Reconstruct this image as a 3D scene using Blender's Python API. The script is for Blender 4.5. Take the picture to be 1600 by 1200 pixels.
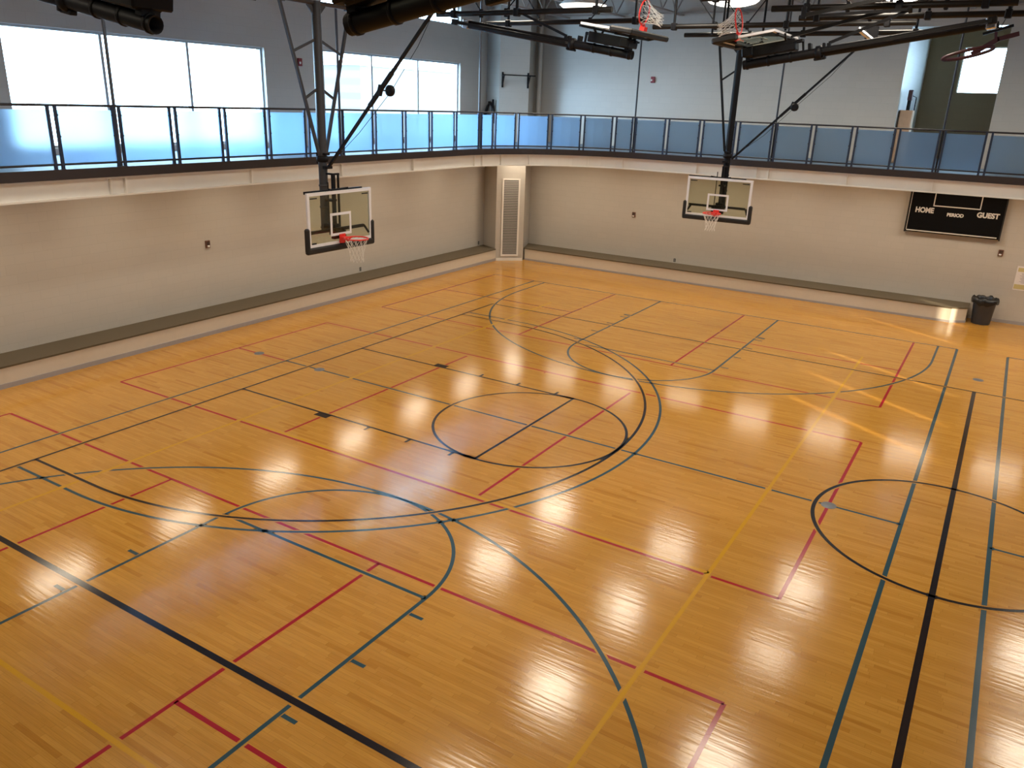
import bpy, math, random
from mathutils import Vector, Matrix, Euler

# ------------------------------------------------------------------ set-up
F = 0.3048                                   # everything below is written in feet
S = bpy.context.scene
C = S.collection
for o in list(bpy.data.objects):
    bpy.data.objects.remove(o)
PI = math.pi
rnd = random.Random(7)

# camera
def rot_cam(yaw, pitch, roll):
    return (Matrix.Rotation(yaw, 3, 'Z') @ Matrix.Rotation(pitch, 3, 'X') @ Matrix.Rotation(roll, 3, 'Z')).to_4x4()
cam_d = bpy.data.cameras.new('camera')
cam = bpy.data.objects.new('camera', cam_d)
C.objects.link(cam)
cam.matrix_world = Matrix.Translation(Vector((41.4775, -39.5338, 18.7902)) * F) @ rot_cam(0.542949, 1.230834, 0.035481)
cam_d.sensor_width = 36.0
cam_d.lens = 36.0 * 1241.5 / 1600.0
cam_d.clip_start = 0.05
cam_d.clip_end = 400
S.camera = cam

# world: bright overcast winter daylight, slightly blue against the warm lamps
W = bpy.data.worlds.new('daylight')
S.world = W
W.use_nodes = True
bgn = W.node_tree.nodes['Background']
bgn.inputs[0].default_value = (0.52, 0.77, 1.0, 1)
bgn.inputs[1].default_value = 12.0

# low sun from the right end of the hall
sun_d = bpy.data.lights.new('sun', 'SUN')
sun_d.energy = 12.0
sun_d.color = (1.0, 0.80, 0.55)
sun_d.angle = math.radians(0.5)
sun = bpy.data.objects.new('sun', sun_d)
C.objects.link(sun)
to_sun = Vector((0.855, -0.52, 0.257))
sun.rotation_euler = to_sun.to_track_quat('Z', 'Y').to_euler()
sun.location = to_sun * 120

S.view_settings.view_transform = 'Standard'
S.view_settings.look = 'None'
S.view_settings.gamma = 1.0
S.view_settings.use_curve_mapping = False
S.view_settings.exposure = 0.36

LAMP_W = 70.0           # each high-bay lamp
LAMP_COL = (1.0, 0.87, 0.69)
UNDER_W = 25.0           # each light under the track
UNDER_COL = (1.0, 0.86, 0.67)

def portal(name, cx, cy, cz, w, h, normal):
    d = bpy.data.lights.new(name, 'AREA')
    d.shape = 'RECTANGLE'
    d.size = w * F
    d.size_y = h * F
    d.cycles.is_portal = True
    o = bpy.data.objects.new(name, d)
    C.objects.link(o)
    o.location = Vector((cx, cy, cz)) * F
    o.rotation_euler = Vector(normal).to_track_quat('-Z', 'Y').to_euler()
portal('window_portal', -15.6, 0.65, 18.65, 21.5, 7.7, (1, 0, 0))
portal('window_portal', -15.6, 29.3, 18.9, 21.8, 7.9, (1, 0, 0))
portal('window_portal', -15.6, 29.3, 27.75, 21.8, 2.1, (1, 0, 0))
portal('window_portal', 99.6, -19.0, 18.2, 20, 6.4, (-1, 0, 0))
portal('window_portal', 99.6, 3.0, 18.2, 16, 6.4, (-1, 0, 0))
portal('window_portal', 44.6, 54.3, 21.1, 11.8, 5, (-1, 0, 0))
portal('window_portal', 35.85, 68.6, 23.9, 4.3, 4.8, (0, -1, 0))

# ------------------------------------------------------------------ materials
def mat(name, col, rough=0.5, metal=0.0, spec=0.5, emit=None, estr=0.0):
    m = bpy.data.materials.new(name)
    m.use_nodes = True
    b = m.node_tree.nodes['Principled BSDF']
    b.inputs['Base Color'].default_value = (*col, 1)
    b.inputs['Roughness'].default_value = rough
    b.inputs['Metallic'].default_value = metal
    b.inputs['Specular IOR Level'].default_value = spec
    if emit:
        b.inputs['Emission Color'].default_value = (*emit, 1)
        b.inputs['Emission Strength'].default_value = estr
    return m

class NT:
    """small node helper"""
    def __init__(self, m):
        self.t = m.node_tree
        self.b = self.t.nodes['Principled BSDF']
    def n(self, typ, **kw):
        x = self.t.nodes.new(typ)
        for k, v in kw.items():
            setattr(x, k, v)
        return x
    def l(self, a, b):
        self.t.links.new(a, b)
    def math(self, op, a, b=None):
        x = self.n('ShaderNodeMath', operation=op)
        for i, v in enumerate((a, b)):
            if v is None:
                continue
            if isinstance(v, (int, float)):
                x.inputs[i].default_value = v
            else:
                self.l(v, x.inputs[i])
        return x.outputs[0]
    def mix(self, f, a, b, blend='MIX'):
        x = self.n('ShaderNodeMix', data_type='RGBA', blend_type=blend)
        for s, v in ((x.inputs[0], f), (x.inputs[6], a), (x.inputs[7], b)):
            if isinstance(v, (int, float)):
                s.default_value = v
            elif isinstance(v, tuple):
                s.default_value = (*v, 1)
            else:
                self.l(v, s)
        return x.outputs[2]

def speckle(m, scale=40, amt=0.06, bump=0.0):
    """slight uneven colour (and bump) for painted or moulded surfaces"""
    k = NT(m)
    col = tuple(k.b.inputs['Base Color'].default_value[:3])
    tc = k.n('ShaderNodeTexCoord')
    nz = k.n('ShaderNodeTexNoise')
    nz.inputs['Scale'].default_value = scale
    nz.inputs['Detail'].default_value = 4
    k.l(tc.outputs['Object'], nz.inputs['Vector'])
    f = k.math('MULTIPLY', k.math('SUBTRACT', nz.outputs['Fac'], 0.5), amt * 4)
    f = k.math('ADD', f, 1.0)
    mul = k.n('ShaderNodeVectorMath', operation='SCALE')
    mul.inputs[0].default_value = col
    k.l(f, mul.inputs['Scale'])
    k.l(mul.outputs[0], k.b.inputs['Base Color'])
    if bump:
        bp = k.n('ShaderNodeBump')
        bp.inputs['Strength'].default_value = bump
        bp.inputs['Distance'].default_value = 0.01
        k.l(nz.outputs['Fac'], bp.inputs['Height'])
        k.l(bp.outputs[0], k.b.inputs['Normal'])
    return m

def wood_floor():
    m = mat('maple_floor', (0.5, 0.27, 0.09), 0.2)
    k = NT(m)
    tc = k.n('ShaderNodeTexCoord')
    sp = k.n('ShaderNodeSeparateXYZ')
    k.l(tc.outputs['Object'], sp.inputs[0])
    row = k.math('FLOOR', k.math('DIVIDE', sp.outputs['Y'], 0.0572))
    wr = k.n('ShaderNodeTexWhiteNoise', noise_dimensions='1D')
    k.l(row, wr.inputs['W'])
    xs = k.math('ADD', sp.outputs['X'], k.math('MULTIPLY', wr.outputs['Value'], 7.3))
    plank = k.math('FLOOR', k.math('DIVIDE', xs, 0.72))
    cb = k.n('ShaderNodeCombineXYZ')
    k.l(row, cb.inputs[0])
    k.l(plank, cb.inputs[1])
    wp = k.n('ShaderNodeTexWhiteNoise', noise_dimensions='3D')
    k.l(cb.outputs[0], wp.inputs['Vector'])
    ramp = k.n('ShaderNodeValToRGB')
    e = ramp.color_ramp.elements
    e[0].position = 0.0
    e[0].color = (0.375, 0.166, 0.024, 1)
    e[1].position = 1.0
    e[1].color = (0.495, 0.250, 0.043, 1)
    x = e.new(0.08)
    x.color = (0.435, 0.206, 0.032, 1)
    x = e.new(0.55)
    x.color = (0.460, 0.226, 0.037, 1)
    k.l(wp.outputs['Value'], ramp.inputs[0])
    # grain, stretched along the boards
    mp = k.n('ShaderNodeMapping')
    mp.inputs['Scale'].default_value = (3.0, 60.0, 1.0)
    k.l(tc.outputs['Object'], mp.inputs['Vector'])
    nz = k.n('ShaderNodeTexNoise')
    nz.inputs['Scale'].default_value = 1.2
    nz.inputs['Detail'].default_value = 6
    k.l(mp.outputs[0], nz.inputs['Vector'])
    g = k.math('ADD', k.math('MULTIPLY', k.math('SUBTRACT', nz.outputs['Fac'], 0.5), 0.45), 1.0)
    # big soft variation of the finish
    n2 = k.n('ShaderNodeTexNoise')
    n2.inputs['Scale'].default_value = 0.35
    n2.inputs['Detail'].default_value = 3
    k.l(tc.outputs['Object'], n2.inputs['Vector'])
    g2 = k.math('ADD', k.math('MULTIPLY', k.math('SUBTRACT', n2.outputs['Fac'], 0.5), 0.25), 1.0)
    # hairline joints
    fy = k.math('FRACT', k.math('DIVIDE', sp.outputs['Y'], 0.0572))
    fx = k.math('FRACT', k.math('DIVIDE', xs, 0.72))
    j = k.math('MAXIMUM', k.math('LESS_THAN', fy, 0.035), k.math('LESS_THAN', fx, 0.004))
    jd = k.math('SUBTRACT', 1.0, k.math('MULTIPLY', j, 0.35))
    sc = k.n('ShaderNodeVectorMath', operation='SCALE')
    k.l(ramp.outputs[0], sc.inputs[0])
    k.l(k.math('MULTIPLY', k.math('MULTIPLY', g, g2), jd), sc.inputs['Scale'])
    k.l(sc.outputs[0], k.b.inputs['Base Color'])
    # boards lie very slightly out of true: waves in the reflections
    mp2 = k.n('ShaderNodeMapping')
    mp2.inputs['Scale'].default_value = (1.6, 17.5, 1.0)
    k.l(tc.outputs['Object'], mp2.inputs['Vector'])
    n3 = k.n('ShaderNodeTexNoise')
    n3.inputs['Scale'].default_value = 1.0
    n3.inputs['Detail'].default_value = 2
    k.l(mp2.outputs[0], n3.inputs['Vector'])
    bp = k.n('ShaderNodeBump')
    bp.inputs['Strength'].default_value = 0.34
    bp.inputs['Distance'].default_value = 0.004
    k.l(n3.outputs['Fac'], bp.inputs['Height'])
    k.l(bp.outputs[0], k.b.inputs['Normal'])
    k.b.inputs['Roughness'].default_value = 0.14
    k.b.inputs['Specular IOR Level'].default_value = 0.55
    return m

def block_paint(name, col, rough):
    """painted concrete block: faint courses and joints"""
    m = mat(name, col, rough)
    k = NT(m)
    tc = k.n('ShaderNodeTexCoord')
    sp = k.n('ShaderNodeSeparateXYZ')
    k.l(tc.outputs['Object'], sp.inputs[0])
    run = k.math('ADD', sp.outputs['X'], sp.outputs['Y'])
    cb = k.n('ShaderNodeCombineXYZ')
    k.l(run, cb.inputs[0])
    k.l(sp.outputs['Z'], cb.inputs[1])
    br = k.n('ShaderNodeTexBrick')
    br.inputs['Scale'].default_value = 1.0
    br.inputs['Brick Width'].default_value = 0.406
    br.inputs['Row Height'].default_value = 0.203
    br.inputs['Mortar Size'].default_value = 0.008
    br.inputs['Mortar Smooth'].default_value = 0.6
    br.inputs['Color1'].default_value = (*[c * 1.0 for c in col], 1)
    br.inputs['Color2'].default_value = (*[c * 0.97 for c in col], 1)
    br.inputs['Mortar'].default_value = (*[c * 0.93 for c in col], 1)
    k.l(cb.outputs[0], br.inputs['Vector'])
    k.l(br.outputs['Color'], k.b.inputs['Base Color'])
    bp = k.n('ShaderNodeBump')
    bp.inputs['Strength'].default_value = 0.12
    bp.inputs['Distance'].default_value = 0.004
    bp.invert = True
    k.l(br.outputs['Fac'], bp.inputs['Height'])
    k.l(bp.outputs[0], k.b.inputs['Normal'])
    return m

def frosted():
    m = bpy.data.materials.new('frosted_glass')
    m.use_nodes = True
    t = m.node_tree
    t.nodes.remove(t.nodes['Principled BSDF'])
    out = t.nodes['Material Output']
    def n(ty):
        return t.nodes.new(ty)
    tr = n('ShaderNodeBsdfTranslucent')
    tr.inputs[0].default_value = (0.46, 0.71, 0.97, 1)  # blue of the scattered daylight is put into the glass colour
    df = n('ShaderNodeBsdfDiffuse')
    df.inputs[0].default_value = (0.28, 0.35, 0.43, 1)
    tp = n('ShaderNodeBsdfRefraction')
    tp.inputs['Color'].default_value = (0.82, 0.93, 1.0, 1)
    tp.inputs['IOR'].default_value = 1.35
    tp.inputs['Roughness'].default_value = 0.28
    gl = n('ShaderNodeBsdfGlossy')
    gl.inputs['Roughness'].default_value = 0.3
    m1 = n('ShaderNodeMixShader')
    m1.inputs[0].default_value = 0.25
    t.links.new(tr.outputs[0], m1.inputs[1])
    t.links.new(df.outputs[0], m1.inputs[2])
    m2 = n('ShaderNodeMixShader')
    m2.inputs[0].default_value = 0.45
    t.links.new(m1.outputs[0], m2.inputs[1])
    t.links.new(tp.outputs[0], m2.inputs[2])
    m3 = n('ShaderNodeMixShader')
    m3.inputs[0].default_value = 0.04
    t.links.new(m2.outputs[0], m3.inputs[1])
    t.links.new(gl.outputs[0], m3.inputs[2])
    t.links.new(m3.outputs[0], out.inputs[0])
    return m

def clear_glass(name, tint, gloss):
    m = bpy.data.materials.new(name)
    m.use_nodes = True
    t = m.node_tree
    t.nodes.remove(t.nodes['Principled BSDF'])
    out = t.nodes['Material Output']
    tp = t.nodes.new('ShaderNodeBsdfTransparent')
    tp.inputs[0].default_value = (*tint, 1)
    gl = t.nodes.new('ShaderNodeBsdfGlossy')
    gl.inputs['Roughness'].default_value = 0.02
    mx = t.nodes.new('ShaderNodeMixShader')
    mx.inputs[0].default_value = gloss
    t.links.new(tp.outputs[0], mx.inputs[1])
    t.links.new(gl.outputs[0], mx.inputs[2])
    t.links.new(mx.outputs[0], out.inputs[0])
    return m

M = {}
M['floor'] = wood_floor()
M['red'] = speckle(mat('red_line_paint', (0.30, 0.010, 0.020), 0.16), 60, 0.03)
M['teal'] = speckle(mat('teal_line_paint', (0.022, 0.060, 0.082), 0.16), 60, 0.03)
M['yellow'] = speckle(mat('yellow_line_paint', (0.50, 0.26, 0.014), 0.16), 60, 0.03)
M['black'] = speckle(mat('black_line_paint', (0.008, 0.007, 0.010), 0.15), 60, 0.03)
M['wall'] = block_paint('wall_paint', (0.47, 0.44, 0.395), 0.28)
M['bench_paint'] = speckle(mat('bench_paint', (0.60, 0.54, 0.45), 0.25), 8, 0.02)
M['carpet'] = speckle(mat('brown_carpet', (0.100, 0.078, 0.048), 0.95), 90, 0.2, 0.5)
M['cove'] = speckle(mat('grey_cove_base', (0.34, 0.32, 0.32), 0.4), 10, 0.02)
M['white_steel'] = speckle(mat('cream_beam_paint', (0.72, 0.68, 0.62), 0.4), 5, 0.02)
M['fascia'] = speckle(mat('dark_brown_fascia', (0.020, 0.0135, 0.015), 0.5), 20, 0.05)
M['track'] = speckle(mat('track_rubber', (0.10, 0.16, 0.24), 0.6), 60, 0.1)
M['rail'] = speckle(mat('dark_rail_paint', (0.022, 0.024, 0.032), 0.35, 0.3), 40, 0.05)
M['post'] = speckle(mat('rail_post_steel', (0.030, 0.045, 0.085), 0.35, 0.4), 40, 0.05)  # blue of the reflections is put into the post colour
M['rod'] = speckle(mat('grey_rod_paint', (0.07, 0.075, 0.09), 0.35, 0.3), 40, 0.05)
M['blacksteel'] = speckle(mat('black_powder_coat', (0.006, 0.006, 0.008), 0.5, 0.0, 0.18), 40, 0.05)
M['greysteel'] = speckle(mat('grey_steel_paint', (0.050, 0.050, 0.055), 0.4, 0.2), 40, 0.05)
M['olivepipe'] = speckle(mat('dark_pipe_paint', (0.008, 0.0075, 0.0075), 0.42, 0.1, 0.3), 40, 0.05)
M['zinc'] = mat('bright_zinc', (0.7, 0.7, 0.72), 0.25, 1.0)
M['boardwhite'] = speckle(mat('backboard_white', (0.74, 0.73, 0.76), 0.35), 20, 0.02)
M['padding'] = speckle(mat('black_foam_padding', (0.008, 0.008, 0.009), 0.6), 40, 0.05)
M['rim'] = speckle(mat('orange_rim_paint', (0.72, 0.030, 0.022), 0.35), 40, 0.04)
M['net'] = mat('white_nylon_net', (0.80, 0.78, 0.74), 0.8)
M['boardglass'] = clear_glass('backboard_glass', (0.88, 0.90, 0.82), 0.05)
M['pane'] = clear_glass('window_glass', (0.96, 0.985, 1.0), 0.04)
M['frosted'] = frosted()
M['alu'] = speckle(mat('window_aluminium', (0.42, 0.43, 0.44), 0.4, 0.3), 30, 0.03)
M['ceiling'] = speckle(mat('ceiling_deck', (0.38, 0.33, 0.29), 0.7), 3, 0.05)
M['joist'] = speckle(mat('joist_paint', (0.34, 0.30, 0.27), 0.6), 6, 0.05)
M['lampshade'] = mat('lamp_housing', (0.6, 0.6, 0.58), 0.4)
M['lampglow'] = mat('lamp_lens', (0.9, 0.9, 0.88), 0.4, emit=(1.0, 0.93, 0.80), estr=3.0)
M['underglow'] = mat('under_track_lens', (0.9, 0.9, 0.85), 0.4, emit=(1.0, 0.84, 0.60), estr=1.4)
M['grille'] = speckle(mat('grey_grille', (0.26, 0.23, 0.20), 0.5), 30, 0.05)
M['dark'] = mat('dark_void', (0.02, 0.018, 0.016), 0.8)
M['trimwhite'] = speckle(mat('white_trim_paint', (0.74, 0.71, 0.66), 0.35), 20, 0.02)
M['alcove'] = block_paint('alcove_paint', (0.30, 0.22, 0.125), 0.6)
M['reveal'] = block_paint('recess_lit_paint', (0.74, 0.74, 0.73), 0.5)  # daylight on the recess's left wall, put into a lighter colour
M['redalarm'] = speckle(mat('alarm_red', (0.20, 0.008, 0.018), 0.4), 40, 0.04)
M['whiteplastic'] = mat('white_plastic', (0.75, 0.73, 0.70), 0.4)
M['brownplate'] = speckle(mat('brown_plate', (0.16, 0.07, 0.045), 0.5), 40, 0.05)
M['scoreblack'] = speckle(mat('scoreboard_black', (0.002, 0.002, 0.0025), 0.7, 0.0, 0.12), 30, 0.03)
M['scorewhite'] = mat('scoreboard_lettering', (0.62, 0.59, 0.55), 0.5)
M['can'] = speckle(mat('bin_grey_plastic', (0.036, 0.046, 0.068), 0.45), 40, 0.06)
M['bag'] = speckle(mat('black_bin_liner', (0.006, 0.006, 0.007), 0.3), 25, 0.1, 0.4)
M['plywood'] = speckle(mat('tan_board', (0.50, 0.34, 0.23), 0.55), 12, 0.05)
M['steelplate'] = speckle(mat('floor_plate', (0.15, 0.16, 0.18), 0.35, 0.4), 60, 0.05)
M['paper'] = speckle(mat('poster_paper', (0.70, 0.66, 0.64), 0.5), 20, 0.02)
M['paperyellow'] = mat('poster_yellow', (0.52, 0.44, 0.20), 0.5)
M['papertext'] = mat('poster_print', (0.30, 0.28, 0.33), 0.5)
M['darkred'] = speckle(mat('dark_red_tube', (0.040, 0.008, 0.014), 0.4), 40, 0.05)
M['brick'] = mat('pale_brick', (0.5, 0.5, 0.5), 0.8)
def _brick(m):
    k = NT(m)
    tc = k.n('ShaderNodeTexCoord')
    sp = k.n('ShaderNodeSeparateXYZ')
    k.l(tc.outputs['Object'], sp.inputs[0])
    cb = k.n('ShaderNodeCombineXYZ')
    k.l(sp.outputs['Y'], cb.inputs[0])
    k.l(sp.outputs['Z'], cb.inputs[1])
    br = k.n('ShaderNodeTexBrick')
    br.inputs['Scale'].default_value = 1.0
    br.inputs['Brick Width'].default_value = 1.2
    br.inputs['Row Height'].default_value = 0.4
    br.inputs['Mortar Size'].default_value = 0.02
    br.inputs['Color1'].default_value = (0.105, 0.115, 0.12, 1)
    br.inputs['Color2'].default_value = (0.095, 0.105, 0.11, 1)
    br.inputs['Mortar'].default_value = (0.12, 0.125, 0.13, 1)
    k.l(cb.outputs[0], br.inputs['Vector'])
    k.l(br.outputs['Color'], k.b.inputs['Base Color'])
_brick(M['brick'])
M['ground'] = speckle(mat('outdoor_paving', (0.35, 0.35, 0.36), 0.9), 2, 0.05)

# ------------------------------------------------------------------ mesh helpers
class MB:
    def __init__(self):
        self.v, self.f, self.mi, self.sm = [], [], [], []
    def add(self, vs, fs, mi=0, smooth=False):
        o = len(self.v)
        self.v += [tuple(x) for x in vs]
        for q in fs:
            self.f.append([i + o for i in q])
            self.mi.append(mi)
            self.sm.append(smooth)
        return self
    def box(self, a, b, mi=0):
        x0, x1 = sorted((a[0], b[0]))
        y0, y1 = sorted((a[1], b[1]))
        z0, z1 = sorted((a[2], b[2]))
        vs = [(x0, y0, z0), (x1, y0, z0), (x1, y1, z0), (x0, y1, z0), (x0, y0, z1), (x1, y0, z1), (x1, y1, z1), (x0, y1, z1)]
        return self.add(vs, [(0, 3, 2, 1), (4, 5, 6, 7), (0, 1, 5, 4), (1, 2, 6, 5), (2, 3, 7, 6), (3, 0, 4, 7)], mi)
    def rbox(self, a, b, r=0.03, mi=0):
        """box with chamfered edges"""
        lo = Vector([min(a[i], b[i]) for i in range(3)])
        hi = Vector([max(a[i], b[i]) for i in range(3)])
        r = min(r, 0.45 * min(hi - lo))
        vs, ix = [], {}
        for sx in (0, 1):
            for sy in (0, 1):
                for sz in (0, 1):
                    c = [(lo, hi)[s][i] for i, s in enumerate((sx, sy, sz))]
                    d = [1 if s == 0 else -1 for s in (sx, sy, sz)]
                    for ax in range(3):
                        q = [c[i] + (0 if i == ax else d[i] * r) for i in range(3)]
                        ix[(sx, sy, sz, ax)] = len(vs)
                        vs.append(q)
        fs = []
        for ax in range(3):
            u, w = [(1, 2), (2, 0), (0, 1)][ax]
            for s in (0, 1):
                q = []
                for (p0, p1) in ((0, 0), (1, 0), (1, 1), (0, 1)):
                    k = [0, 0, 0]
                    k[ax] = s
                    k[u] = p0
                    k[w] = p1
                    q.append(ix[(*k, ax)])
                fs.append(q if s else q[::-1])
            for p0 in (0, 1):
                for p1 in (0, 1):
                    k0, k1 = [0, 0, 0], [0, 0, 0]
                    k0[u], k0[w], k0[ax] = p0, p1, 0
                    k1[u], k1[w], k1[ax] = p0, p1, 1
                    q = [ix[(*k0, u)], ix[(*k1, u)], ix[(*k1, w)], ix[(*k0, w)]]
                    fs.append(q if (p0 ^ p1) == 0 else q[::-1])
        for sx in (0, 1):
            for sy in (0, 1):
                for sz in (0, 1):
                    q = [ix[(sx, sy, sz, a_)] for a_ in range(3)]
                    fs.append(q if (sx + sy + sz) % 2 else q[::-1])
        return self.add(vs, fs, mi)
    def beam(self, p, q, w, h, up=(0, 0, 1), mi=0):
        """rectangular bar from p to q"""
        p, q = Vector(p), Vector(q)
        d = (q - p).normalized()
        s = d.cross(Vector(up))
        if s.length < 1e-4:
            s = d.cross(Vector((1, 0, 0)))
        s.normalize()
        u = s.cross(d)
        vs = []
        for c in (p, q):
            for a, b in ((-1, -1), (1, -1), (1, 1), (-1, 1)):
                vs.append(c + s * (a * w / 2) + u * (b * h / 2))
        return self.add(vs, [(0, 1, 2, 3), (7, 6, 5, 4), (0, 4, 5, 1), (1, 5, 6, 2), (2, 6, 7, 3), (3, 7, 4, 0)], mi)
    def tube(self, pts, r, n=10, closed=False, mi=0, caps=True):
        pts = [Vector(p) for p in pts]
        k = len(pts)
        rings = []
        prev = None
        for i in range(k):
            if closed:
                d = pts[(i + 1) % k] - pts[i - 1]
            else:
                d = pts[min(i + 1, k - 1)] - pts[max(i - 1, 0)]
            d.normalize()
            if prev is None:
                s = d.cross(Vector((0, 0, 1)))
                if s.length < 0.05:
                    s = d.cross(Vector((0, 1, 0)))
            else:
                s = prev - d * prev.dot(d)
            s.normalize()
            prev = s
            u = d.cross(s)
            rr = r[i] if isinstance(r, (list, tuple)) else r
            rings.append([pts[i] + (s * math.cos(2 * PI * j / n) + u * math.sin(2 * PI * j / n)) * rr for j in range(n)])
        vs = [v for ring in rings for v in ring]
        fs = []
        for i in range(k if closed else k - 1):
            a, b = i * n, ((i + 1) % k) * n
            for j in range(n):
                fs.append((a + j, a + (j + 1) % n, b + (j + 1) % n, b + j))
        self.add(vs, fs, mi, True)
        if caps and not closed:
            self.add(rings[0], [tuple(range(n))[::-1]], mi)
            self.add(rings[-1], [tuple(range(n))], mi)
        return self
    def lathe(self, prof, n=32, c=(0, 0, 0), mi=0):
        vs = []
        for r, z in prof:
            for j in range(n):
                vs.append((c[0] + r * math.cos(2 * PI * j / n), c[1] + r * math.sin(2 * PI * j / n), c[2] + z))
        fs = []
        for i in range(len(prof) - 1):
            for j in range(n):
                fs.append((i * n + j, i * n + (j + 1) % n, (i + 1) * n + (j + 1) % n, (i + 1) * n + j))
        return self.add(vs, fs, mi, True)
    def prism(self, poly, z0, z1, mi=0):
        n = len(poly)
        vs = [(x, y, z0) for x, y in poly] + [(x, y, z1) for x, y in poly]
        fs = [tuple(range(n))[::-1], tuple(range(n, 2 * n))]
        fs += [(i, (i + 1) % n, n + (i + 1) % n, n + i) for i in range(n)]
        return self.add(vs, fs, mi)
    def quad(self, a, b, c, d, mi=0):
        return self.add([a, b, c, d], [(0, 1, 2, 3)], mi)
    def mesh(self, name, mats):
        me = bpy.data.meshes.new(name)
        me.from_pydata([(x * F, y * F, z * F) for x, y, z in self.v], [], self.f)
        for m in (mats if isinstance(mats, (list, tuple)) else [mats]):
            me.materials.append(m)
        me.polygons.foreach_set('material_index', self.mi)
        me.polygons.foreach_set('use_smooth', self.sm)
        me.update()
        return me

def link(name, me, parent=None, loc=(0, 0, 0)):
    o = bpy.data.objects.new(name, me)
    C.objects.link(o)
    if parent is not None:
        o.parent = parent
    o.location = Vector(loc) * F
    return o
def tag(o, label, cat, group=None):
    o['label'] = label
    o['category'] = cat
    if group:
        o['group'] = group
    return o
def thing(name, label, cat, loc=(0, 0, 0), rot=(0, 0, 0), group=None):
    o = bpy.data.objects.new(name, None)
    C.objects.link(o)
    o.empty_display_size = 0.2
    o.location = Vector(loc) * F
    o.rotation_euler = rot
    return tag(o, label, cat, group)
def part(name, mb, mats, parent, loc=(0, 0, 0)):
    return link(name, mb.mesh(name, mats), parent, loc)
def single(name, mb, mats, label, cat, loc=(0, 0, 0), group=None):
    return tag(link(name, mb.mesh(name, mats), None, loc), label, cat, group)
def struct(name, mb, mats):
    o = link(name, mb.mesh(name, mats))
    o['kind'] = 'structure'
    return o
def copy_tree(o, parent=None):
    c = o.copy()
    C.objects.link(c)
    if parent is not None:
        c.parent = parent
    for ch in list(o.children):
        copy_tree(ch, c)
    return c

# ------------------------------------------------------------------ key sizes (feet)
XL, XR = -15.0, 99.0          # end walls
YF, YN = 50.7, -50.7          # side walls
ZC = 30.4                     # underside of roof deck
TX, TY = -4.6, 39.4           # inner edge of the running track (left, far)
TXR, TYN = 88.6, -41.0
TR = 13.0                     # corner radius
ZB, ZT = 13.8, 14.35          # track slab
LW = 0.167                    # court line width

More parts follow.
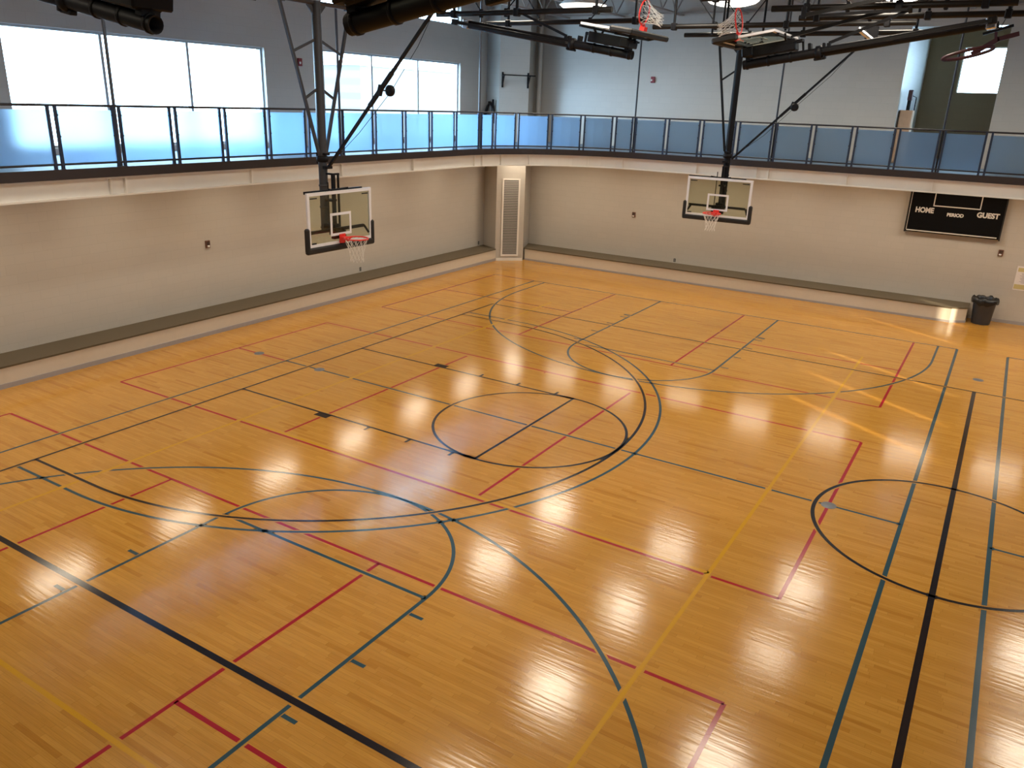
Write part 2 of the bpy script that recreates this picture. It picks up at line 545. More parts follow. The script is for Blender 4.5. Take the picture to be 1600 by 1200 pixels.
# ------------------------------------------------------------------ floor with court lines
def build_floor():
    b = MB()
    b.add([(XL, YN, 0), (XR, YN, 0), (XR, YF, 0), (XL, YF, 0)], [(0, 1, 2, 3)], 0)
    L = {1: [], 2: [], 3: [], 4: []}          # red, teal, yellow, black
    MX = 84.0
    def line(c, p, q, w=LW, mirror=True):
        L[c].append(('l', p, q, w))
        if mirror:
            L[c].append(('l', (MX - p[0], p[1]), (MX - q[0], q[1]), w))
    def arc(c, ctr, r, a0, a1, w=LW, mirror=True):
        L[c].append(('a', ctr, r, a0, a1, w))
        if mirror:
            L[c].append(('a', (MX - ctr[0], ctr[1]), r, PI - a0, PI - a1, w))
    RED, TEAL, YEL, BLK = 1, 2, 3, 4
    # main court (black)
    line(BLK, (0, -25), (0, 25))
    line(BLK, (0, 25), (42, 25))
    line(BLK, (0, -25), (42, -25), 0.26)
    line(BLK, (42, -25), (42, 25), 0.25, False)
    for s in (-1, 1):
        line(BLK, (0, s * 5.92), (19, s * 5.92))
        b0 = 5.95 * s
        line(BLK, (7.1, s * 6.22), (8.15, s * 6.22), 0.5)
        for x in (11.27, 14.4, 17.5):
            line(BLK, (x, b0), (x, s * 6.45))
    line(BLK, (18.95, -5.92), (18.95, 5.92))
    arc(BLK, (19, 0), 5.95, 0, 2 * PI)
    arc(BLK, (42, 0), 5.95, 0, 2 * PI, 0.19, False)
    a = math.asin(19.75 / math.hypot(19.75, 5.25)) if False else PI / 2
    arc(BLK, (5.25, 0), 19.75, -PI / 2, PI / 2)
    line(BLK, (0, 19.75), (5.25, 19.75))
    line(BLK, (0, -19.75), (5.25, -19.75))
    arc(TEAL, (5.25, 0), 20.75, -PI / 2, PI / 2)
    line(TEAL, (0, 20.75), (5.25, 20.75))
    line(TEAL, (0, -20.75), (5.25, -20.75))
    # cross court (teal)
    cx = 18.85
    line(TEAL, (-2.3, -37), (-2.3, 37))
    line(TEAL, (40.1, -37), (40.1, 37), 0.2)
    line(TEAL, (-2.3, 0.1), (40.1, 0.0))
    for s in (-1, 1):
        line(TEAL, (-2.3, 37 * s), (40.1, 37 * s))
        for x in (12.85, 24.8):
            line(TEAL, (x, 37 * s), (x, 18 * s))
            o = -1 if x < cx else 1
            line(TEAL, (x + o * 0.12, 29.4 * s), (x + o * 0.75, 29.4 * s), 0.55)
            line(TEAL, (x + o * 0.12, 28.6 * s), (x + o * 0.75, 28.6 * s), 0.15)
            for y in (25.65, 22.43, 19.15):
                if y < 20 and s < 0 and x < cx:
                    continue
                line(TEAL, (x + o * 0.12, y * s), (x + o * 0.75, y * s))
        line(TEAL, (12.85, 18 * s), (24.8, 18 * s))
        arc(TEAL, (cx, 18 * s), 5.95, 0 if s < 0 else PI, PI if s < 0 else 2 * PI)
        arc(TEAL, (cx, 31.75 * s), 19.78, 0 if s < 0 else PI, PI if s < 0 else 2 * PI)
        for x in (cx - 19.78, cx + 19.78):
            line(TEAL, (x, 31.75 * s), (x, 37 * s))
    # three red badminton courts
    for y0, y1, far in ((-9.85, 9.82, 0), (-37.2, -17.1, -1), (17.15, 37.05, 1)):
        line(RED, (-7.55, y0), (36.7, y0))
        line(RED, (-7.55, y1), (36.7, y1))
        line(RED, (-7.55, y0), (-7.55, y1))
        line(RED, (36.7, y0), (36.7, y1))
        g = 0.42 if far == 0 else 0.0
        line(RED, (7.75, y0 + g), (7.75, y1 - g))
        line(RED, (21.6, y0 + g), (21.6, y1 - g))
        ym = (y0 + y1) / 2
        if far:
            line(RED, (-7.55, ym), (7.75, ym))
            line(RED, (21.6, ym), (36.7, ym))
        else:
            line(RED, (-7.55, 0.15), (-2.4, 0.1))
        for yy, d in ((y0, 1), (y1, -1)):
            line(RED, (14.65, yy + d * 0.2), (14.65, yy + d * 0.34), 0.14)
    # yellow volleyball court
    line(YEL, (4.22, -29.25), (4.22, 29.25))
    line(YEL, (33.66, -29.25), (33.66, 29.25))
    line(YEL, (4.22, -29.25), (33.66, -29.25))
    line(YEL, (4.22, -9.62), (33.66, -9.62), 0.16)
    line(YEL, (4.22, 29.25), (33.66, 29.25), 0.05)
    def strip(path, w, z, mi):
        n = len(path)
        vs, fs = [], []
        for i in range(n):
            p = Vector(path[max(i - 1, 0)])
            q = Vector(path[min(i + 1, n - 1)])
            d = (q - p).normalized()
            s = Vector((-d.y, d.x)) * (w / 2)
            c = Vector(path[i])
            vs += [(c.x + s.x, c.y + s.y, z), (c.x - s.x, c.y - s.y, z)]
        for i in range(n - 1):
            fs.append((2 * i, 2 * i + 1, 2 * i + 3, 2 * i + 2))
        e = b.add(vs, fs, mi)
    def pts(it):
        if it[0] == 'l':
            return [it[1], it[2]], it[3]
        _, c, r, a0, a1, w = it
        n = max(24, int(abs(a1 - a0) * r * 3))
        return [(c[0] + r * math.cos(a0 + (a1 - a0) * i / n), c[1] + r * math.sin(a0 + (a1 - a0) * i / n)) for i in range(n + 1)], w
    z = 0.0012
    for c in (1, 2, 3, 4):
        if c > 1:                              # bare wood left beside the later lines where they cross earlier ones
            for it in L[c]:
                p, w = pts(it)
                strip(p, w + 0.16, z, 0)
            z += 0.0012
        for it in L[c]:
            p, w = pts(it)
            strip(p, w, z, c)
        z += 0.0012
    # make all faces look up
    me = b.mesh('floor', [M['floor'], M['red'], M['teal'], M['yellow'], M['black']])
    me.update()
    for p in me.polygons:
        if p.normal.z < 0:
            p.flip()
    me.update()
    o = link('floor', me)
    o['kind'] = 'structure'
build_floor()

# ------------------------------------------------------------------ walls
def wall_holes(axis, c0, c1, u0, u1, z0, z1, holes):
    """wall slab normal to axis between c0..c1 with rectangular holes (ua,ub,za,zb)"""
    b = MB()
    us = sorted({u0, u1} | {h[0] for h in holes} | {h[1] for h in holes})
    zs = sorted({z0, z1} | {h[2] for h in holes} | {h[3] for h in holes})
    for i in range(len(us) - 1):
        for j in range(len(zs) - 1):
            um, zm = (us[i] + us[i + 1]) / 2, (zs[j] + zs[j + 1]) / 2
            if any(h[0] < um < h[1] and h[2] < zm < h[3] for h in holes):
                continue
            if axis == 'x':
                b.box((c0, us[i], zs[j]), (c1, us[i + 1], zs[j + 1]))
            else:
                b.box((us[i], c0, zs[j]), (us[i + 1], c1, zs[j + 1]))
    return b
WZ0 = 14.8
win1 = (-10.1, 11.4, WZ0, 22.5)
win2 = (18.4, 40.2, WZ0, 22.85)
win3 = (18.4, 40.2, 26.7, 28.8)
struct('wall_left', wall_holes('x', XL - 1, XL, YN, YF, 0, ZC, [win1, win2, win3]), M['wall'])
struct('wall_far', wall_holes('y', YF, YF + 0.9, XL - 1, XR + 1, 0, ZC, [(30.15, 38.35, ZT, 26.9)]), M['wall'])
rwinA = (-29.0, -9.0, 15.0, 20.9)
rwinB = (-5.0, 11.0, 15.0, 20.9)
struct('wall_right', wall_holes('x', XR, XR + 1, YN, YF, 0, ZC, [rwinA, rwinB]), M['wall'])
struct('wall_near', MB().box((XL - 1, YN - 0.9, 0), (XR + 1, YN, ZC)), M['wall'])
struct('ceiling', MB().box((XL - 1, YN - 1, ZC), (XR + 1, YF + 1, ZC + 0.6)), M['ceiling'])

# side room behind the opening in the far wall
ab = MB()
ab.box((29.2, YF + 0.9, ZB), (30.15, 69, 30.4))                 # left reveal
struct('wall_alcove_left', ab, M['reveal'])
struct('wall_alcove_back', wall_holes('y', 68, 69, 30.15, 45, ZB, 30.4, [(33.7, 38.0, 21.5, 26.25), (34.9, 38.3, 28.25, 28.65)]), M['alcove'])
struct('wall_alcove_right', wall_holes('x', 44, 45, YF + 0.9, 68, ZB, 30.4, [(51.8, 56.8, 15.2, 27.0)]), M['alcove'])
struct('wall_alcove_light_stop', MB().box((38.45, 57.5, ZT), (44, 58.0, 30.4)), M['alcove'])  # unseen fin, added to cut off the side window's light on the left wall
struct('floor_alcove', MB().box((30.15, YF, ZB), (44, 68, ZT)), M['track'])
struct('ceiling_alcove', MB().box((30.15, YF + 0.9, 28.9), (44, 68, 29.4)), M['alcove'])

# corner column with the grille (45 degree face)
CA, CB = Vector((-12.28, 44.28)), Vector((-9.65, 46.63))
CL, CR_ = Vector((-15, 45.7)), Vector((-11.25, 50.7))
cp = [(CA.x, CA.y), (CB.x, CB.y), (CR_.x, CR_.y), (-15, 50.7), (CL.x, CL.y)]
struct('wall_corner', MB().prism(cp, 0, ZB + 0.04).prism(cp, ZT, ZC), M['wall'])
dv = (CB - CA).normalized()
nv = Vector((dv.y, -dv.x))
def dg(u, off, z):
    p = CA + dv * u + nv * off
    return (p.x, p.y, z)
def dgbox(b, u0, u1, o0, o1, z0, z1, mi=0):
    vs = [dg(u0, o0, z0), dg(u1, o0, z0), dg(u1, o1, z0), dg(u0, o1, z0), dg(u0, o0, z1), dg(u1, o0, z1), dg(u1, o1, z1), dg(u0, o1, z1)]
    return b.add(vs, [(0, 1, 2, 3), (4, 7, 6, 5), (0, 4, 5, 1), (1, 5, 6, 2), (2, 6, 7, 3), (3, 7, 4, 0)], mi)
b = MB()
dgbox(b, 0.0, 3.53, 0.0, 0.06, 0.0, 0.32)
struct('baseboard_corner', b, M['trimwhite'])

# return air grille
g = thing('air_grille', 'tall grey louvred air grille in a white frame on the corner column', 'air grille', dg(1.8, 0, 0.5))
gl = Vector(dg(1.8, 0, 0.5))
def local(b, base):
    b.v = [(x - base[0], y - base[1], z - base[2]) for x, y, z in b.v]
    return b
b = MB()
dgbox(b, 0.70, 0.90, 0, 0.10, 0.58, 10.06)
dgbox(b, 2.72, 2.92, 0, 0.10, 0.58, 10.06)
dgbox(b, 0.90, 2.72, 0, 0.10, 9.88, 10.06)
dgbox(b, 0.90, 2.72, 0, 0.10, 0.58, 0.78)
part('frame', local(b, gl), M['trimwhite'], g)
b = MB()
dgbox(b, 0.90, 2.72, 0.0, 0.012, 0.78, 9.88, 1)
for i in range(44):
    z = 0.80 + i * 9.08 / 44
    vs = [dg(0.9, 0.012, z + 0.12), dg(2.72, 0.012, z + 0.12), dg(2.72, 0.085, z), dg(0.9, 0.085, z),
          dg(0.9, 0.012, z + 0.10), dg(2.72, 0.012, z + 0.10), dg(2.72, 0.085, z - 0.02), dg(0.9, 0.085, z - 0.02)]
    b.add(vs, [(0, 1, 2, 3), (7, 6, 5, 4), (3, 2, 6, 7)], 0)
part('louvre', local(b, gl), [M['grille'], M['dark']], g)

# ------------------------------------------------------------------ windows
def window(n, x, y0, y1, z0, z1, mull, sgn, deep=0.55):
    """window in an end wall; frame, mullions and one pane per light"""
    root = bpy.data.objects.new('window_%d' % n, None)
    C.objects.link(root)
    root['kind'] = 'structure'
    root.location = Vector((x, (y0 + y1) / 2, z0)) * F
    base = (x, (y0 + y1) / 2, z0)
    xa, xb = x - sgn * 0.75, x - sgn * 0.35
    f = MB()
    t = 0.16
    f.box((xa, y0, z0), (xb, y1, z0 + t))
    f.box((xa, y0, z1 - t), (xb, y1, z1))
    f.box((xa, y0, z0 + t), (xb, y0 + t, z1 - t))
    f.box((xa, y1 - t, z0 + t), (xb, y1, z1 - t))
    part('frame', local(f, base), M['alu'], root)
    for m in mull:
        q = MB().box((xa, m - 0.11, z0 + t), (xb, m + 0.11, z1 - t))
        part('mullion', local(q, base), M['alu'], root)
    ys = [y0 + t] + list(mull) + [y1 - t]
    for i in range(len(ys) - 1):
        ya = ys[i] + (0.11 if i else 0)
        yb = ys[i + 1] - (0.11 if i < len(ys) - 2 else 0)
        xm = (xa + xb) / 2
        q = MB().box((xm - 0.02, ya, z0 + t), (xm + 0.02, yb, z1 - t))
        part('pane', local(q, base), M['pane'], root)
window(1, XL, *win1, (-3.15, 4.0), 1)
window(2, XL, *win2, (25.45, 32.85), 1)
window(3, XL, *win3, (25.45, 32.85), 1)
window(4, XR, *rwinA, (-22.3, -15.6), -1)
window(5, XR, *rwinB, (0.3, 5.6), -1)
window(6, 44, 51.8, 56.8, 15.2, 27.0, (), -1)
def window_back(n, x0, x1, y, z0, z1):
    root = bpy.data.objects.new('window_%d' % n, None)
    C.objects.link(root)
    root['kind'] = 'structure'
    base = ((x0 + x1) / 2, y, z0)
    root.location = Vector(base) * F
    f = MB()
    t = 0.08
    f.box((x0, y + 0.3, z0), (x1, y + 0.6, z0 + t))
    f.box((x0, y + 0.3, z1 - t), (x1, y + 0.6, z1))
    f.box((x0, y + 0.3, z0 + t), (x0 + t, y + 0.6, z1 - t))
    f.box((x1 - t, y + 0.3, z0 + t), (x1, y + 0.6, z1 - t))
    part('frame', local(f, base), M['alu'], root)
    q = MB().box((x0 + t, y + 0.42, z0 + t), (x1 - t, y + 0.46, z1 - t))
    part('pane', local(q, base), M['pane'], root)
window_back(7, 33.7, 38.0, 68, 21.5, 26.25)
window_back(8, 34.9, 38.3, 68, 28.25, 28.65)

# ------------------------------------------------------------------ running track
def ring(x0, x1, y0, y1, r, n=14):
    """inner edge path of the track: rounded rectangle, counter-clockwise from left-far corner"""
    p = []
    for cx, cy, a0 in ((x0 + r, y1 - r, PI), (x1 - r, y1 - r, PI / 2), (x1 - r, y0 + r, 0), (x0 + r, y0 + r, -PI / 2)):
        for i in range(n + 1):
            a = a0 - (PI / 2) * i / n
            p.append((cx + r * math.cos(a), cy + r * math.sin(a)))
    return p
def loop_band(b, pa, pb, za, zb, mi=0):
    """closed band of quads between loops pa (at za) and pb (at zb)"""
    n = len(pa)
    vs = [(x, y, za) for x, y in pa] + [(x, y, zb) for x, y in pb]
    b.add(vs, [(i, n + i, n + (i + 1) % n, (i + 1) % n) for i in range(n)], mi)
def loop_box(b, pin, pout, z0, z1, mi=0):
    loop_band(b, pin, pin, z0, z1, mi)
    loop_band(b, pin, pout, z1, z1, mi)
    loop_band(b, pout, pout, z1, z0, mi)
    loop_band(b, pout, pin, z0, z0, mi)
def off(d, n=14):
    """the edge path pushed outwards (towards the walls) by d"""
    return ring(TX - d, TXR + d, TYN - d, TY + d, TR + d, n)
trk = thing('running_track', 'elevated running track ledge with brown edge and cream girder around the gym', 'running track', (0, TY, ZB))
tb = (0, TY, ZB)
b = MB()
pin = off(0.12)
n = len(pin)
outp = []
DXL, DXR, DYF, DYN = XL + 0.01, XR - 0.01, YF - 0.01, YN + 0.01
for x, y in pin:                                  # matching points on the wall rectangle
    dx = -1 if x < TX + TR else (1 if x > TXR - TR else 0)
    dy = 1 if y > TY - TR else (-1 if y < TYN + TR else 0)
    cx = min(max(x, TX + TR), TXR - TR)
    cy = min(max(y, TYN + TR), TY - TR)
    vx, vy = x - cx, y - cy
    l = math.hypot(vx, vy)
    vx, vy = vx / l, vy / l
    ts = []
    if vx < -1e-6: ts.append((DXL - x) / vx)
    if vx > 1e-6: ts.append((DXR - x) / vx)
    if vy > 1e-6: ts.append((DYF - y) / vy)
    if vy < -1e-6: ts.append((DYN - y) / vy)
    t = min(ts)
    outp.append((x + vx * t, y + vy * t))
loop_band(b, pin, outp, ZT, ZT, 0)
loop_band(b, outp, pin, ZB + 0.05, ZB + 0.05, 1)
loop_band(b, pin, pin, ZB + 0.05, ZT, 1)
for (cx, cy) in ((DXL, DYF), (DXR, DYF), (DXR, DYN), (DXL, DYN)):     # fill the wall corners
    near = sorted(range(n), key=lambda i: math.hypot(outp[i][0] - cx, outp[i][1] - cy))
    ax = [i for i in near if abs(outp[i][0] - cx) < 1e-4][0]
    ay = [i for i in near if abs(outp[i][1] - cy) < 1e-4][0]
    for zz, mi in ((ZT, 0), (ZB + 0.05, 1)):
        b.add([(outp[ax][0], outp[ax][1], zz), (cx, cy, zz), (outp[ay][0], outp[ay][1], zz)], [(0, 1, 2)], mi)
part('deck', local(b, tb), [M['track'], M['white_steel']], trk)
b = MB()
loop_box(b, off(0.0), off(0.12), ZB, ZT + 0.02)
part('edge_fascia', local(b, tb), M['fascia'], trk)
b = MB()
loop_box(b, off(0.12), off(0.75), ZB - 0.10, ZB)                # top flange
loop_box(b, off(0.40), off(0.47), ZB - 1.05, ZB - 0.10)         # web
loop_box(b, off(0.12), off(0.75), ZB - 1.15, ZB - 1.05)         # bottom flange
part('girder', local(b, tb), M['white_steel'], trk)
def path_pt(s_kind, v, d):
    """point on the track edge pushed out by d: straight left ('L', y), far ('R', x) or corner ('C', angle)"""
    if s_kind == 'L':
        return Vector((TX - d, v, 0)), Vector((-1, 0, 0)), Vector((0, 1, 0))
    if s_kind == 'R':
        return Vector((v, TY + d, 0)), Vector((0, 1, 0)), Vector((1, 0, 0))
    c = Vector((TX + TR, TY - TR, 0))
    nrm = Vector((math.cos(v), math.sin(v), 0))
    return c + nrm * (TR + d), nrm, Vector((math.sin(v), -math.cos(v), 0))
def ang(x, y):
    return math.atan2(y - (TY - TR), x - (TX + TR))
stiff = [('L', -19.2, .1), ('L', -10.4, .03), ('L', -9.4, .12), ('L', 0.35, .1), ('L', 9.5, .1), ('L', 18.7, .1),
         ('C', ang(-4.6, 28.2), .03), ('C', ang(-4.3, 29.3), .1), ('C', ang(-3.6, 31.6), .05), ('C', ang(-2.2, 34.6), .06), ('C', ang(2.9, 38.2), .1), ('C', ang(6.3, 39.3), .05),
         ('R', 14.2, .06), ('R', 20.2, .03), ('R', 21.3, .1), ('R', 28.4, .05), ('R', 35.4, .05), ('R', 42.4, .05)]
for kind, v, w in stiff:
    p, nn, tt = path_pt(kind, v, 0.16)
    q = MB().beam(p + Vector((0, 0, ZB - 0.58)) , p + nn * 0.26 + Vector((0, 0, ZB - 0.58)), w, 0.94)
    part('stiffener', local(q, tb), M['white_steel'], trk)

# ------------------------------------------------------------------ guard rail on the track edge
rail = thing('guard_rail', 'dark metal guard rail with frosted glass panels along the track edge', 'railing', (TX, TY - TR, ZT))
rb = (TX, TY - TR, ZT)
RO = 0.14
ZR0, ZR1 = 14.63, 17.82
pairs = []                       # centre of each gap between two panels, with rod flag
pairs += [('L', -28.75 + 3.84 * i, i in (5,)) for i in range(0, 10)]
pairs += [('L', 9.5, True), ('L', 13.4, False), ('L', 17.33, False), ('L', 21.1, False), ('L', 24.95, False)]
pairs += [('C', ang(-4.45, 28.8), True), ('C', ang(-4.0, 30.6), False), ('C', ang(-2.85, 33.1), False), ('C', ang(-0.55, 35.9), False), ('C', ang(2.2, 37.85), False), ('C', ang(5.2, 39.1), False)]
pairs += [('R', 7.27, True), ('R', 10.77, False), ('R', 14.35, False), ('R', 17.9, False), ('R', 21.4, True), ('R', 24.88, False), ('R', 28.4, False), ('R', 31.9, False), ('R', 35.41, True), ('R', 38.87, False), ('R', 42.4, False), ('R', 45.9, False), ('R', 49.4, True)]
pairs = [p for p in pairs if not (p[0] == 'L' and p[1] < -21.5)]
def s_of(kind, v):               # arc length along the edge path
    if kind == 'L':
        return v
    s0 = TY - TR
    if kind == 'C':
        return s0 + TR * (PI - v)
    return s0 + TR * PI / 2 + (v - (TX + TR))
def at_s(s, d, z):
    s0 = TY - TR
    if s < s0:
        p, nn, tt = path_pt('L', s, d)
    elif s < s0 + TR * PI / 2:
        p, nn, tt = path_pt('C', PI - (s - s0) / TR, d)
    else:
        p, nn, tt = path_pt('R', s - s0 - TR * PI / 2 + TX + TR, d)
    return p + Vector((0, 0, z)), nn, tt
ss = [s_of(k, v) for k, v, _ in pairs]
sA, sB = ss[0] - 0.3, ss[-1] + 0.3
npth = 160
tp = [at_s(sA + (sB - sA) * i / npth, RO, ZR1)[0] for i in range(npth + 1)]
part('top_rail', local(MB().tube(tp, 0.075, 10), rb), M['rail'], rail)
bp_ = [at_s(sA + (sB - sA) * i / npth, RO, ZR0)[0] for i in range(npth + 1)]
part('bottom_rail', local(MB().tube(bp_, 0.065, 8), rb), M['rail'], rail)
HALF = 0.21
rod_s = []
for (k, v, rod), s in zip(pairs, ss):
    for sg in (-1, 1):
        p, nn, tt = at_s(s + sg * HALF, RO, ZT)
        q = MB().beam((0, 0, 0), (0, 0, ZR1 - ZT - 0.02), 0.16, 0.14, up=(nn.x, nn.y, 0))
        q.beam((0, 0, 0), (0, 0, 0.04), 0.2, 0.2, up=(nn.x, nn.y, 0))
        part('post', q, M['post'], rail, Vector(p) - Vector(rb))
    if rod:
        rod_s.append(s)
clip_me = MB().lathe([(0.0, 0.05), (0.035, 0.045), (0.045, 0.0), (0.035, -0.045), (0.0, -0.05)], 10).mesh('clip', M['rail'])
nclip = 0
for i in range(len(ss) - 1):
    a, c = ss[i] + HALF + 0.06, ss[i + 1] - HALF - 0.06
    m_ = max(1, int((c - a) / 0.8))
    pm, nn, tt = at_s((a + c) / 2, RO, ZT)
    q = MB()
    fr, bk = [], []
    for j in range(m_ + 1):
        s = a + (c - a) * j / m_
        fr.append(at_s(s, RO - 0.02, 0)[0])
        bk.append(at_s(s, RO + 0.02, 0)[0])
    lp = [(x.x, x.y) for x in fr] + [(x.x, x.y) for x in bk[::-1]]
    k_ = m_ + 1
    z0, z1 = ZR0 - 0.02, 17.58
    vs = [(x, y, z0) for x, y in lp] + [(x, y, z1) for x, y in lp]
    N = len(lp)
    fs = [(j, (j + 1) % N, N + (j + 1) % N, N + j) for j in range(N)]
    fs += [(j, j + 1, N - 2 - j, N - 1 - j) for j in range(k_ - 1)]
    fs += [(N + j, N + N - 1 - j, N + N - 2 - j, N + j + 1) for j in range(k_ - 1)]
    q.add(vs, fs)
    pane = part('glass_panel', local(q, pm), M['frosted'], rail, Vector(pm) - Vector(rb))
    if nclip < 96 and ss[i] > -14:
        for s in (a + 0.02, c - 0.02):
            for z in (17.3, 16.15):
                pp, n2, t2 = at_s(s, RO - 0.05, z)
                link('clip', clip_me, pane, Vector(pp) - Vector(pm))
                nclip += 1

# thin rods that hang the track from the roof
rod_lab = {0: 'grey hanger rod standing before a mullion of the wide left window', 1: 'grey hanger rod behind the lowered hoop, left of the small wheel', 2: 'grey hanger rod right of the second window, near the corner',
           3: 'dark hanger rod left of the red alarm box on the far wall', 4: 'dark hanger rod just right of the far lowered hoop', 5: 'thin grey hanger rod in front of the dark recess', 6: 'hanger rod beyond the recess, by the right end'}
for i, s in enumerate(rod_s):
    p, nn, tt = at_s(s, RO + 0.10, ZT)
    h = ZC - ZT
    single('hanger_rod', MB().tube([(0, 0, 0.02), (0, 0, h)], 0.10 if i < 3 else 0.085, 10).lathe([(0.0, 0.06), (0.2, 0.06), (0.2, 0.0)], 12), M['rod'] if i < 3 else M['rail'], rod_lab[i], 'hanger rod', p, 'rods hanging the track')

# guard rail along the right end (its gaps let the low sun through)
rr = thing('guard_rail', 'frosted guard rail at the right end of the running track', 'railing', (TXR, 0, ZT))
gy = [-41.0, -26.5, -19.5, -13.0, -6.0, 1.5, 9.0, 16.5, 27.0]
q = MB().tube([(0.14, -30, ZR1 - ZT), (0.14, 27, ZR1 - ZT)], 0.075, 8)
part('top_rail', q, M['rail'], rr)
q = MB().tube([(0.14, -30, ZR0 - ZT), (0.14, 27, ZR0 - ZT)], 0.05, 8)
part('bottom_rail', q, M['rail'], rr)
for i in range(1, len(gy) - 1):
    for sg in (-1, 1):
        part('post', MB().box((0.09, -0.05, 0), (0.19, 0.05, ZR1 - ZT)), M['post'], rr, (0, gy[i] + sg * 0.30, 0))
    if i < len(gy) - 2:
        part('glass_panel', MB().box((0.12, gy[i] + 0.36, 0.05), (0.16, gy[i + 1] - 0.36, 3.45)), M['frosted'], rr)

# ------------------------------------------------------------------ carpeted wall benches
def bench(name, label, poly, pin_, loc):
    root = thing(name, label, 'bench', loc)
    return root
b1 = thing('wall_bench', 'long built-in bench with brown carpet seat along the left window wall', 'bench', (-12.1, 0, 0))
q = MB().prism([(-15, YN), (-12.15, YN), (-12.15, 44.3), (-12.4, 44.34), (-15, 45.7)], 0.0, 1.38)
part('base', local(q, (-12.1, 0, 0)), M['bench_paint'], b1)
q = MB().prism([(-15, YN), (-12.08, YN), (-12.08, 44.18), (-12.4, 44.34), (-15, 45.7)], 1.38, 1.50)
part('carpet_seat', local(q, (-12.1, 0, 0)), M['carpet'], b1)
q = MB().box((-12.15, YN, 0), (-12.09, 44.2, 0.33))
part('cove_base', local(q, (-12.1, 0, 0)), M['cove'], b1)
b2 = thing('wall_bench', 'long built-in bench with brown carpet seat under the scoreboard wall', 'bench', (15, 47.2, 0))
q = MB().prism([(-9.75, 47.25), (38.7, 47.25), (40.0, 48.2), (40.0, 50.7), (-11.25, 50.7)], 0.0, 1.38)
part('base', local(q, (15, 47.2, 0)), M['bench_paint'], b2)
q = MB().prism([(-9.82, 47.18), (38.72, 47.18), (40.07, 48.17), (40.07, 50.7), (-11.25, 50.7)], 1.38, 1.50)
part('carpet_seat', local(q, (15, 47.2, 0)), M['carpet'], b2)
q = MB().prism([(-9.75, 47.19), (38.72, 47.19), (40.06, 48.17), (40.06, 50.7), (40.0, 50.7), (40.0, 48.2), (38.7, 47.25), (-9.75, 47.25)], 0.0, 0.22)
part('cove_base', local(q, (15, 47.2, 0)), M['cove'], b2)
struct('baseboard_far', MB().box((40.1, 50.62, 0), (XR, 50.7, 0.33)), M['cove'])

# ------------------------------------------------------------------ basketball hoops
cache = {}
def cpart(key, name, fn, mats, parent, loc=(0, 0, 0)):
    if key not in cache:
        cache[key] = fn().mesh(name, mats)
    return link(name, cache[key], parent, loc)
ML = 14.0                         # mast length; the hoop's origin is its pivot under the roof
def f_mast():
    b = MB().tube([(0, 0, 0.1), (0, 0, -ML)], 0.29, 16, caps=False)
    b.lathe([(0.29, -ML), (0.24, -ML), (0.24, -ML + 0.6), (0.0, -ML + 0.6)], 16)
    b.lathe([(0.0, 0.1), (0.29, 0.1)], 16)
    for z in (-ML + 0.25, -ML + 1.6, -ML + 3.0, -ML + 4.6):
        b.lathe([(0.29, z - 0.07), (0.325, z - 0.06), (0.325, z + 0.06), (0.29, z + 0.07)], 16)
    return b
def f_slide():                    # height adjuster: carriage tubes in front of the mast
    b = MB()
    b.beam((0.85, 0.02, -10.2), (0.85, 0.02, -14.1), 0.2, 0.2)
    b.beam((0.85, 0.48, -10.2), (0.85, 0.48, -14.1), 0.10, 0.12)
    b.beam((0.85, -0.48, -10.7), (0.85, -0.48, -14.1), 0.06, 0.06)
    b.beam((0.05, 0.02, -10.22), (0.9, 0.02, -10.22), 0.14, 0.12)
    b.beam((0.85, -0.06, -10.22), (0.85, 0.54, -10.22), 0.14, 0.12)
    b.beam((0.3, 0, -11.9), (0.9, 0, -11.9), 0.5, 0.14)
    b.beam((0.2, 0, -13.6), (0.9, 0, -13.6), 0.7, 0.3)
    return b
def f_arms():                     # steel frame behind the board
    b = MB()
    b.beam((1.14, -2.75, -13.75), (1.14, 2.5, -13.75), 0.16, 0.2)
    for s in (-1, 1):
        b.beam((1.14, s * 2.55, -13.75), (1.34, s * 2.8, -14.25), 0.14, 0.14)
        b.beam((0.85, s * 0.35, -13.75), (1.34, s * 0.35, -13.75), 0.12, 0.2)
        b.beam((0.85, s * 0.3, -11.2), (1.34, s * 0.9, -11.1), 0.10, 0.12)
    b.beam((BX - 0.24, -2.98, -11.2), (BX - 0.24, 2.3, -11.2), 0.14, 0.17)
    b.beam((1.19, -0.55, -14.1), (1.19, 0.55, -14.1), 0.3, 0.5)
    return b
BX = 1.46                         # face of the board
def f_bframe():
    b = MB()
    t, y, z0, z1 = 0.20, 3.0, -14.72, -11.2
    b.box((BX - 0.14, -y, z0), (BX, y, z0 + t + 0.06))
    b.box((BX - 0.14, -y, z1 - t), (BX, y, z1))
    b.box((BX - 0.14, -y, z0 + t + 0.06), (BX, -y + t, z1 - t))
    b.box((BX - 0.14, y - t, z0 + t + 0.06), (BX, y, z1 - t))
    return b
def f_bglass():
    return MB().box((BX - 0.09, -2.8, -14.46), (BX - 0.05, 2.8, -11.4))
def f_target():
    b = MB()
    w, z0, z1, t = 0.98, -14.1, -12.62, 0.165
    x0, x1 = BX - 0.05, BX - 0.03
    b.box((x0, -w, z1 - t), (x1, w, z1))
    b.box((x0, -w, z0), (x1, w, z0 + t))
    b.box((x0, -w, z0 + t), (x1, -w + t, z1 - t))
    b.box((x0, w - t, z0 + t), (x1, w, z1 - t))
    return b
def f_mark(k):
    def fn():
        if k < 2:
            s = (-1, 1)[k]
            return MB().box((BX - 0.05, s * 2.72, -11.52), (BX - 0.03, s * 2.1, -11.6))
        return MB().box((BX + 0.002, -2.75, -14.35), (BX + 0.01, -2.35, -14.45))
    return fn
